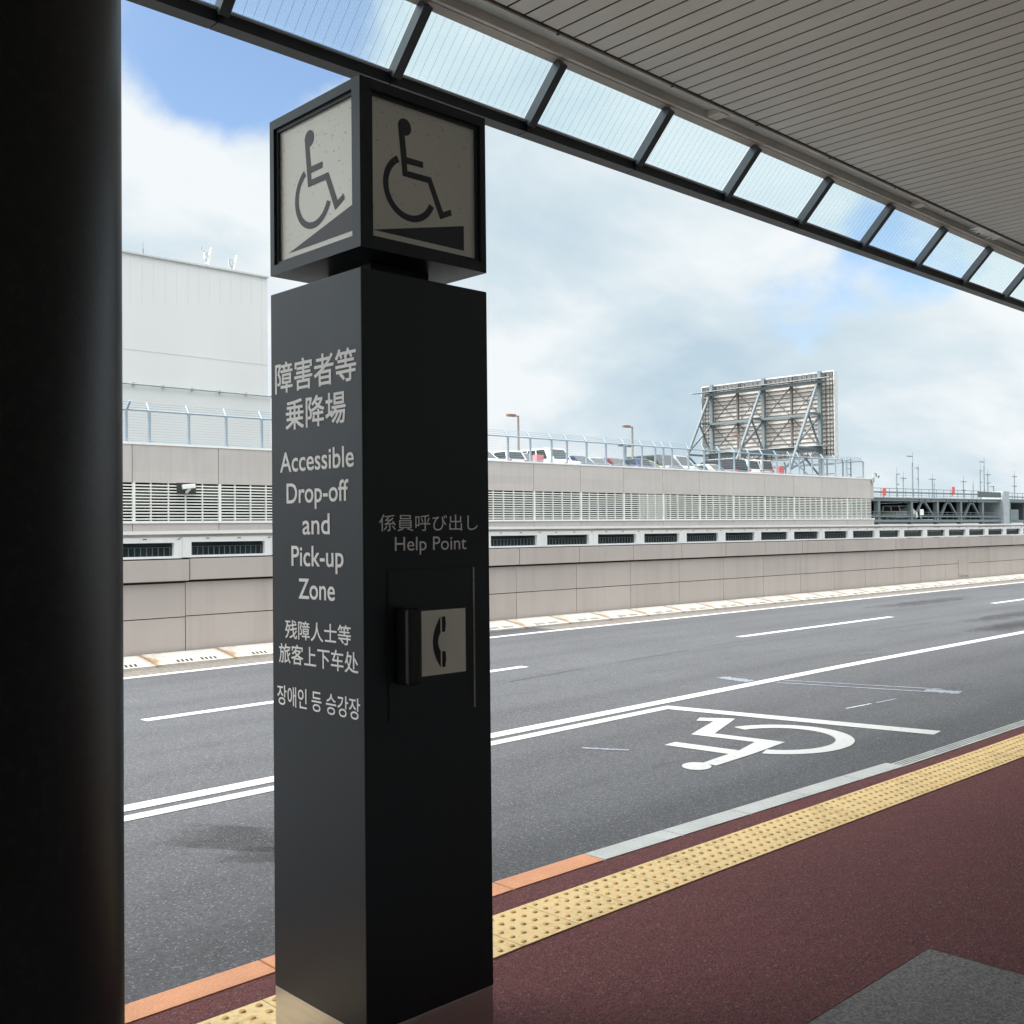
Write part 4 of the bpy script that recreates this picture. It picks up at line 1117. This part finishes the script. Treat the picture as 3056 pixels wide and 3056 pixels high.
# ------------------------------------------------------------------ canopy over the kerb
can = thing('canopy', (5, 0, 4.8), 'deep canopy with a slatted ceiling and a sloping glazed edge over the kerb', 'canopy')
MX0, MPITCH = 4.09, 1.203
IL, IRt = -14, 46
CXL, CXR = MX0 + MPITCH * IL, MX0 + MPITCH * IRt
b = MB(); x = 6.603
while x > CXL: x -= 0.154
while x < CXR:
    b.box((x + 0.009, -5.5, 4.80), (x + 0.154 - 0.009, 4.785, 4.804)); x += 0.154
b.box((CXL, -5.5, 4.835), (CXR, 4.80, 4.85), 1)
b.build('ceiling', [M['slat'], M['gapdark']], can, fix=False)
b = MB(); b.box((CXL, -5.5, 4.86), (CXR, 5.05, 5.35)); b.build('roof', M['inside'], can)
b = MB()
for i in range(IL, IRt):
    a = MX0 + MPITCH * i + 0.02; c = a + MPITCH - 0.008
    b.prism([(a, 5.345, 4.345), (a, 5.45, 4.345), (a, 5.47, 4.365), (a, 5.47, 4.43), (a, 5.40, 4.455), (a, 5.345, 4.43)], (c - a, 0, 0))
b.box((CXL, 5.37, 4.36), (CXR, 5.44, 4.42))
b.build('edge_beam', M['beam'], can)
b = MB(); b.box((CXL, 5.318, 4.413), (CXR, 5.344, 4.421)); b.build('drip_strip', M['galv'], can)
A0 = Vector((0, 5.345, 4.437)); A1 = Vector((0, 5.055, 4.742)); dv = (A1 - A0).normalized(); nn = Vector((0, -dv.z, dv.y)); nn = nn if nn.z < 0 else -nn
for i in range(IL, IRt + 1):
    x = MX0 + MPITCH * i
    b = MB(); o1 = A0 + dv * -0.02; o2 = A1 + dv * 0.03
    b.prism([(x, o1.y + nn.y * 0.0, o1.z + nn.z * 0.0), (x, o1.y + nn.y * 0.075, o1.z + nn.z * 0.075), (x, o2.y + nn.y * 0.075, o2.z + nn.z * 0.075), (x, o2.y, o2.z)], (0.066, 0, 0))
    b.build('mullion', M['mull'], can)
for i in range(IL, IRt):
    a = MX0 + MPITCH * i + 0.066; c = MX0 + MPITCH * (i + 1)
    b = MB(); q = [Vector((a, A0.y, A0.z)), Vector((c, A0.y, A0.z)), Vector((c, A1.y, A1.z)), Vector((a, A1.y, A1.z))]
    b.quad(*[p_ - nn * 0.012 for p_ in q]); b.build('glass_pane', M['glass'], can, fix=False)
# edge gutter rail and the row of lamp troughs
b = MB()
b.prism([(CXL, 5.06, 4.738), (CXL, 5.005, 4.762), (CXL, 5.005, 4.83), (CXL, 5.06, 4.85)], (CXR - CXL, 0, 0))
b.box((CXL, 4.993, 4.772), (CXR, 5.0045, 4.85), 1)
b.box((CXL, 4.786, 4.797), (CXR, 4.8045, 4.85), 1)
b.build('fascia_rail', [M['rail'], M['joint']], can)
LX0, LP = 7.0, 3.49
for i in range(-5, 15):
    a = LX0 + LP * i; c = a + LP
    b = MB()
    b.box((a + 0.003, 4.962, 4.760), (c - 0.003, 4.992, 4.84))
    b.box((a + 0.003, 4.805, 4.784), (c - 0.003, 4.838, 4.84))
    b.box((a + 0.003, 4.8385, 4.775), (a + 0.07, 4.9615, 4.84)); b.box((c - 0.045, 4.8385, 4.775), (c - 0.003, 4.9615, 4.84))
    for q in (0.12, 0.45, 0.8):
        b.tube((a + q * LP, 4.808, 4.782), (a + q * LP, 4.808, 4.788), 0.012, n=8, mi=1); b.tube((a + q * LP, 4.992, 4.764), (a + q * LP, 4.992, 4.768), 0.012, n=8, mi=1)
    f = b.build('lamp_trough', [M['rail'], M['joint']], can)
    ORG[f.name] = ORG[can.name]
    d = MB(); d.box((a + 0.07, 4.8385, 4.822), (c - 0.045, 4.9615, 4.834)); d.build('diffuser', M['diff'], f)
    if i == 1:
        s = MB(); rnd = random.Random(3)
        for k in range(26):
            xx = 11.72 + k * 0.024; y0 = 4.83 - 0.004 * k * 0.3
            s.add([(xx, 4.806, 4.7815), (xx + 0.034, 4.806, 4.7815), (xx + 0.05 + rnd.uniform(-.02, .03), 4.90 + rnd.uniform(-.03, .05), 4.7735), (xx + 0.03 + rnd.uniform(-.02, .02), 4.90 + rnd.uniform(-.03, .05), 4.7735)], [(0, 1, 2, 3)])
        s.build('jagged_patch', M['jagged'], f, fix=False)  # jagged white patch across the trough
# unseen terminal front behind the viewer, made pale and close for bounce light
tm = thing('terminal_building', (0, -5.6, 0), 'unseen terminal front, made pale for bounce light, with dark windows under the canopy behind the pavement', 'building')
b = MB(); b.box((-25, -9.0, -6), (70, -4.22, 6.2)); b.build('wall', M['term'], tm)
for k in range(-7, 22):
    b = MB(); b.box((3.2 * k + 0.9, -4.215, 0.0), (3.2 * k + 2.4, -4.18, 2.3)); b.build('window', M['term_glass'], tm)

# round canopy column close to the viewer
cl = thing('canopy_column', (0.3056, 1.438, 0), 'thick round black column at the left edge', 'column')
b = MB(); b.tube((0.3056, 1.438, 0.16), (0.3056, 1.438, 4.799), 0.30, n=72); b.build('shaft', M['column'], cl)
b = MB(); b.tube((0.3056, 1.438, 0.0), (0.3056, 1.438, 0.16), 0.306, n=72); b.build('plinth_ring', M['steel'], cl)

# ------------------------------------------------------------------ sign pillar
PX, PYN, PW = 1.6475, 2.28, 0.4478
pil = thing('sign_pillar', (PX + PW / 2, PYN + PW / 2, 0), 'dark square information pillar with wheelchair cube on top and white multilingual lettering', 'sign')
x0, x1, y0, y1 = PX, PX + PW, PYN, PYN + PW
b = MB(); b.box((x0, y0, 0.1955), (x1, y1, 2.20)); b.build('pillar_body', M['pillar'], pil, bevel=0.0025)
b = MB(); b.box((x0 + 0.001, y0 + 0.001, 0.0), (x1 - 0.001, y1 - 0.001, 0.1945)); b.build('plinth', M['steel'], pil, bevel=0.002)
b = MB(); b.box((x0 + 0.12, y0 + 0.12, 2.2005), (x1 - 0.12, y1 - 0.12, 2.2545)); b.build('neck', M['black'], pil)  # neck coloured black to stand for the shadow under the cube
# cube: frame with recessed plates on four sides
cb = MB()
CZ0, CZ1 = 2.255, 2.709
fr = 0.037; dep = 0.018
def face_frame(mb, O, ux, uz, nrm):
    """frame ring around a recess on the face with origin O (lower corner), ux along, nrm outward"""
    O = Vector(O); ux = Vector(ux); uz = Vector(uz); nr = Vector(nrm); w = PW; h = CZ1 - CZ0
    a = [O, O + ux * w, O + ux * w + uz * h, O + uz * h]
    i_ = [O + ux * fr + uz * 0.028, O + ux * (w - 0.021 - 0.0) + uz * 0.028, O + ux * (w - 0.021) + uz * (h - 0.027), O + ux * fr + uz * (h - 0.027)]
    j_ = [p_ - nr * dep for p_ in i_]
    mb.add(a + i_ + j_, [(0, 1, 5, 4), (1, 2, 6, 5), (2, 3, 7, 6), (3, 0, 4, 7), (4, 5, 9, 8), (5, 6, 10, 9), (6, 7, 11, 10), (7, 4, 8, 11)])
    g_ = 0.0045; f_ = 0.008   # fine shadow groove of the inner bead
    k1 = [i_[0] + (ux + uz) * f_, i_[1] + (-ux + uz) * f_, i_[2] + (-ux - uz) * f_, i_[3] + (ux - uz) * f_]
    return i_, j_
faces = [((x0, y0, CZ0), (0, 1, 0), (0, 0, 1), (-1, 0, 0)), ((x0, y0, CZ0), (1, 0, 0), (0, 0, 1), (0, -1, 0)),
         ((x1, y0, CZ0), (0, 1, 0), (0, 0, 1), (1, 0, 0)), ((x0, y1, CZ0), (1, 0, 0), (0, 0, 1), (0, 1, 0))]
plates = []
for O, ux, uz, nr in faces:
    ii, jj = face_frame(cb, O, ux, uz, nr)
    plates.append((ii, jj, Vector(nr)))
cb.quad((x0, y0, CZ0), (x1, y0, CZ0), (x1, y1, CZ0), (x0, y1, CZ0)); cb.quad((x0, y0, CZ1), (x1, y0, CZ1), (x1, y1, CZ1), (x0, y1, CZ1))
cube = cb.build('sign_cube', M['pillar'], pil, bevel=0.0)
ORG[cube.name] = ORG[pil.name]
for ii, jj, nr in plates:
    q = MB(); q.quad(*[p_ + nr * 0.001 for p_ in jj]); q.build('sign_plate', M['plate'], cube)
    # raised bead round the plate
    bd = MB()
    e = 0.010
    A, B, C_, D = jj
    uxn = (B - A).normalized(); uzn = (D - A).normalized()
    for p_, q_ in ((A + uzn * e / 2, B + uzn * e / 2), (D - uzn * e / 2, C_ - uzn * e / 2)):
        bd.bar(p_ + nr * 0.006, q_ + nr * 0.006, 0.008, e, up=uzn)
    for p_, q_ in ((A + uxn * e / 2, D + uxn * e / 2), (B - uxn * e / 2, C_ - uxn * e / 2)):
        bd.bar(p_ + nr * 0.0061, q_ + nr * 0.0061, e, 0.0082, up=nr)
    bd.build('bead', M['pillar'], cube)

# wheelchair pictogram, in plate coordinates: h to the right of the face, v = world height
PICT = []
HEAD = [(0.1625 + 0.0232 * math.cos(2 * math.pi * k / 32), 2.6155 + 0.0235 * math.sin(2 * math.pi * k / 32)) for k in range(32)]
PICT.append(HEAD)
PICT.append([(0.1397, 2.612), (0.1547, 2.4785), (0.1740, 2.4785), (0.1709, 2.4956), (0.1698, 2.5138), (0.1692, 2.5337), (0.1625, 2.5940)])
PICT.append([(0.1690, 2.5337), (0.1696, 2.5152), (0.2268, 2.5162), (0.2268, 2.5339)])
PICT.append([(0.1709, 2.4962), (0.1738, 2.4785), (0.2447, 2.4785), (0.2549, 2.4966)])
PICT.append([(0.2400, 2.4966), (0.2549, 2.4966), (0.2990, 2.4062), (0.2869, 2.3846), (0.2430, 2.4790)])
PICT.append([(0.2948, 2.4061), (0.2869, 2.3846), (0.3309, 2.4047), (0.3262, 2.4202)])
WA = []
nA = 40
for k in range(nA + 1):
    t_ = rad(119) + rad(218) * k / nA
    ro = 0.0925; ri = 0.0925 - 0.0185
    WA.append(((0.1795 + ro * math.cos(t_), 2.4497 + ro * math.sin(t_)), (0.1795 + ri * math.cos(t_), 2.4497 + ri * math.sin(t_))))
for a, c in zip(WA, WA[1:]):
    PICT.append([a[1], a[0], c[0], c[1]])
PICT.append([(0.0507, 2.3111), (0.3757, 2.311), (0.3757, 2.3828)])
def pictogram(name, ori):
    s = MB()
    for k_, pl in enumerate(PICT):
        e_ = 0.0018 + 0.00005 * (k_ if k_ < 8 else 0)
        if ori == 'R':
            pts = [(x0 + h, y0 + dep - e_, v) for h, v in pl]
        elif ori == 'L':
            pts = [(x0 + dep - e_, y0 + PW - 0.0215 - h, v) for h, v in pl]
        elif ori == 'B':
            pts = [(x1 - dep + e_, y0 + 0.02 + h, v) for h, v in pl]
        else:
            pts = [(x1 - 0.02 - h, y1 - dep + e_, v) for h, v in pl]
        s.add(pts, [tuple(range(len(pts)))])
    s.build(name, M['symbol'], cube, fix=False)
for o_ in 'RLBF':
    pictogram('wheelchair_symbol', o_)

# lettering
def text_mesh(body, offset):
    cu = bpy.data.curves.new('lettering', 'FONT'); cu.body = body; cu.offset = offset; cu.resolution_u = 6
    ob = bpy.data.objects.new('lettering', cu); COL.objects.link(ob)
    dg = bpy.context.evaluated_depsgraph_get(); dg.update()
    me = bpy.data.meshes.new_from_object(ob.evaluated_get(dg))
    bpy.data.objects.remove(ob); bpy.data.curves.remove(cu)
    return me
def lettering(body, face, ul, ur, z0, z1, base=None, cap=None, off=0.0, m=None, bold=0.0):
    """ul/ur: ink edges on the face (metres from the near corner); z0/z1 ink bottom/top, or base line + cap height"""
    me = text_mesh(body, off)
    xs = [v.co.x for v in me.vertices]; ys = [v.co.y for v in me.vertices]
    ax, bx, ay, by = min(xs), max(xs), min(ys), max(ys)
    for v in me.vertices:
        u = ul + (ur - ul) * (v.co.x - ax) / (bx - ax)
        z = base + v.co.y * cap / 0.686 if base is not None else z0 + (z1 - z0) * (v.co.y - ay) / (by - ay)
        w_ = Vector((x0 - 0.0009, y0 + u, z)) if face == 'L' else Vector((x0 + u, y0 - 0.0009, z))
        v.co = w_ - ORG[pil.name]
    if bold:
        vs = [v.co.copy() for v in me.vertices]; fs = [tuple(p_.vertices) for p_ in me.polygons]
        du = Vector((0, 1, 0)) if face == 'L' else Vector((1, 0, 0)); dn = Vector((-1, 0, 0)) if face == 'L' else Vector((0, -1, 0))
        V2, F2 = [], []
        for k, (a, c) in enumerate(((-1, -1), (1, -1), (-1, 1), (1, 1))):
            off_ = du * (a * bold) + Vector((0, 0, c * bold)) + dn * (0.00012 * k)
            F2 += [tuple(i + len(V2) for i in f_) for f_ in fs]; V2 += [v + off_ for v in vs]
        me = bpy.data.meshes.new('lettering'); me.from_pydata([tuple(v) for v in V2], [], F2)
    me.materials.append(m or M['lettering'])
    o = bpy.data.objects.new('lettering', me); o.parent = pil; COL.objects.link(o)
    return o
lettering('障害者等', 'L', .4225, .0240, 1.906, 1.994, bold=.0011)
lettering('乗降場', 'L', .3680, .0728, 1.797, 1.8825, bold=.0011)
lettering('Accessible', 'L', .3985, .0374, 0, 0, 1.6778, .0556, bold=.0008)
lettering('Drop-off', 'L', .3655, .0626, 0, 0, 1.588, .0556, bold=.0008)
lettering('and', 'L', .2840, .1510, 0, 0, 1.4992, .0556, bold=.0008)
lettering('Pick-up', 'L', .3420, .0878, 0, 0, 1.4105, .0556, bold=.0008)
lettering('Zone', 'L', .3055, .1291, 0, 0, 1.3190, .0556, bold=.0008)
lettering('残障人士等', 'L', .3778, .0560, 1.2030, 1.2555, bold=.0005)
lettering('旅客上下车处', 'L', .4125, .0240, 1.1310, 1.1870, bold=.0005)
lettering('장애인 등 승강장', 'L', .4225, .0175, 1.0100, 1.0665, bold=.0004)
lettering('係員呼び出し', 'R', .0520, .4030, 1.5046, 1.5500)
lettering('Help Point', 'R', .1038, .3590, 0, 0, 1.4520, .0372)
# phone hatch on the right face
b = MB(); fy = y0
for a, c, e, f_ in ((0.0745, 0.3825, 1.3985, 1.4025), (0.0745, 0.3825, 0.9975, 1.0015), (0.0745, 0.0785, 1.0015, 1.3985)):
    b.box((x0 + a, fy - 0.0012, e), (x0 + c, fy - 0.0002, f_))
b.box((x0 + 0.0785, fy - 0.0035, 1.0015), (x0 + 0.3795, fy - 0.0002, 1.3985), 1)
door = b.build('phone_hatch', [M['phone_sym'], M['pillar']], pil)
ORG[door.name] = ORG[pil.name]
b = MB()
zc = 1.0
zq = 1.0015
while zq < 1.397:
    b.tube((x0 + 0.3822, fy - 0.004, zq), (x0 + 0.3822, fy - 0.004, zq + 0.0185), 0.0026, n=8); zq += 0.02
b.build('hinge', M['hinge'], door)
b = MB(); b.box((x0 + 0.160, fy - 0.0052, 1.1073), (x0 + 0.3488, fy - 0.0036, 1.2857)); b.build('phone_plate', M['stone'], door)
hd = MB()
hx0, hx1, hz0, hz1 = x0 + 0.098, x0 + 0.148, 1.094, 1.300
hd.box((hx0, fy - 0.062, hz0), (hx1, fy - 0.004, hz1))
ho = hd.build('handle', M['black'], door, bevel=0.011)
# handset symbol
hs = MB()
def arcpts(cx, cz, r_, t0, t1, n=16): return [(cx + r_ * math.cos(rad(t0 + (t1 - t0) * k / n)), cz + r_ * math.sin(rad(t0 + (t1 - t0) * k / n))) for k in range(n + 1)]
outer = arcpts(0.2284 + 0.1045, 1.197, 0.1045, 138, 222)
outer = [(max(0.2284, min(u, 0.2555)), z) for u, z in outer]
inner = [(0.2567, 1.2224), (0.2510, 1.2120), (0.2478, 1.2030), (0.2471, 1.1970), (0.2478, 1.1910), (0.2508, 1.1820), (0.2555, 1.1715)]
left = [(0.2555 - 0.0271 * (1 - ((z - 1.197) / 0.0698) ** 2), z) for z in [1.2668 - 0.1396 * k / 16 for k in range(17)]]
for a, c in zip(left, left[1:]):
    def rx_(z):
        if z >= 1.2224 or z <= 1.1715: return 0.2562
        t_ = (z - 1.197) / 0.0255; return 0.2471 + 0.0091 * t_ * t_
    hs.add([(x0 + a[0], fy - 0.0058, a[1]), (x0 + rx_(a[1]), fy - 0.0058, a[1]), (x0 + rx_(c[1]), fy - 0.0058, c[1]), (x0 + c[0], fy - 0.0058, c[1])], [(0, 1, 2, 3)])
for z_a, z_b in ((1.2240, 1.2665), (1.1268, 1.1700)):
    hs.add([(x0 + u, fy - 0.0058, z) for u, z in ((0.2612, z_a), (0.2727, z_a), (0.2758, (z_a + z_b) / 2), (0.2740, z_b), (0.2612, z_b))], [(0, 1, 2, 3, 4)])
hs.build('handset_symbol', M['phone_sym'], door, fix=False)
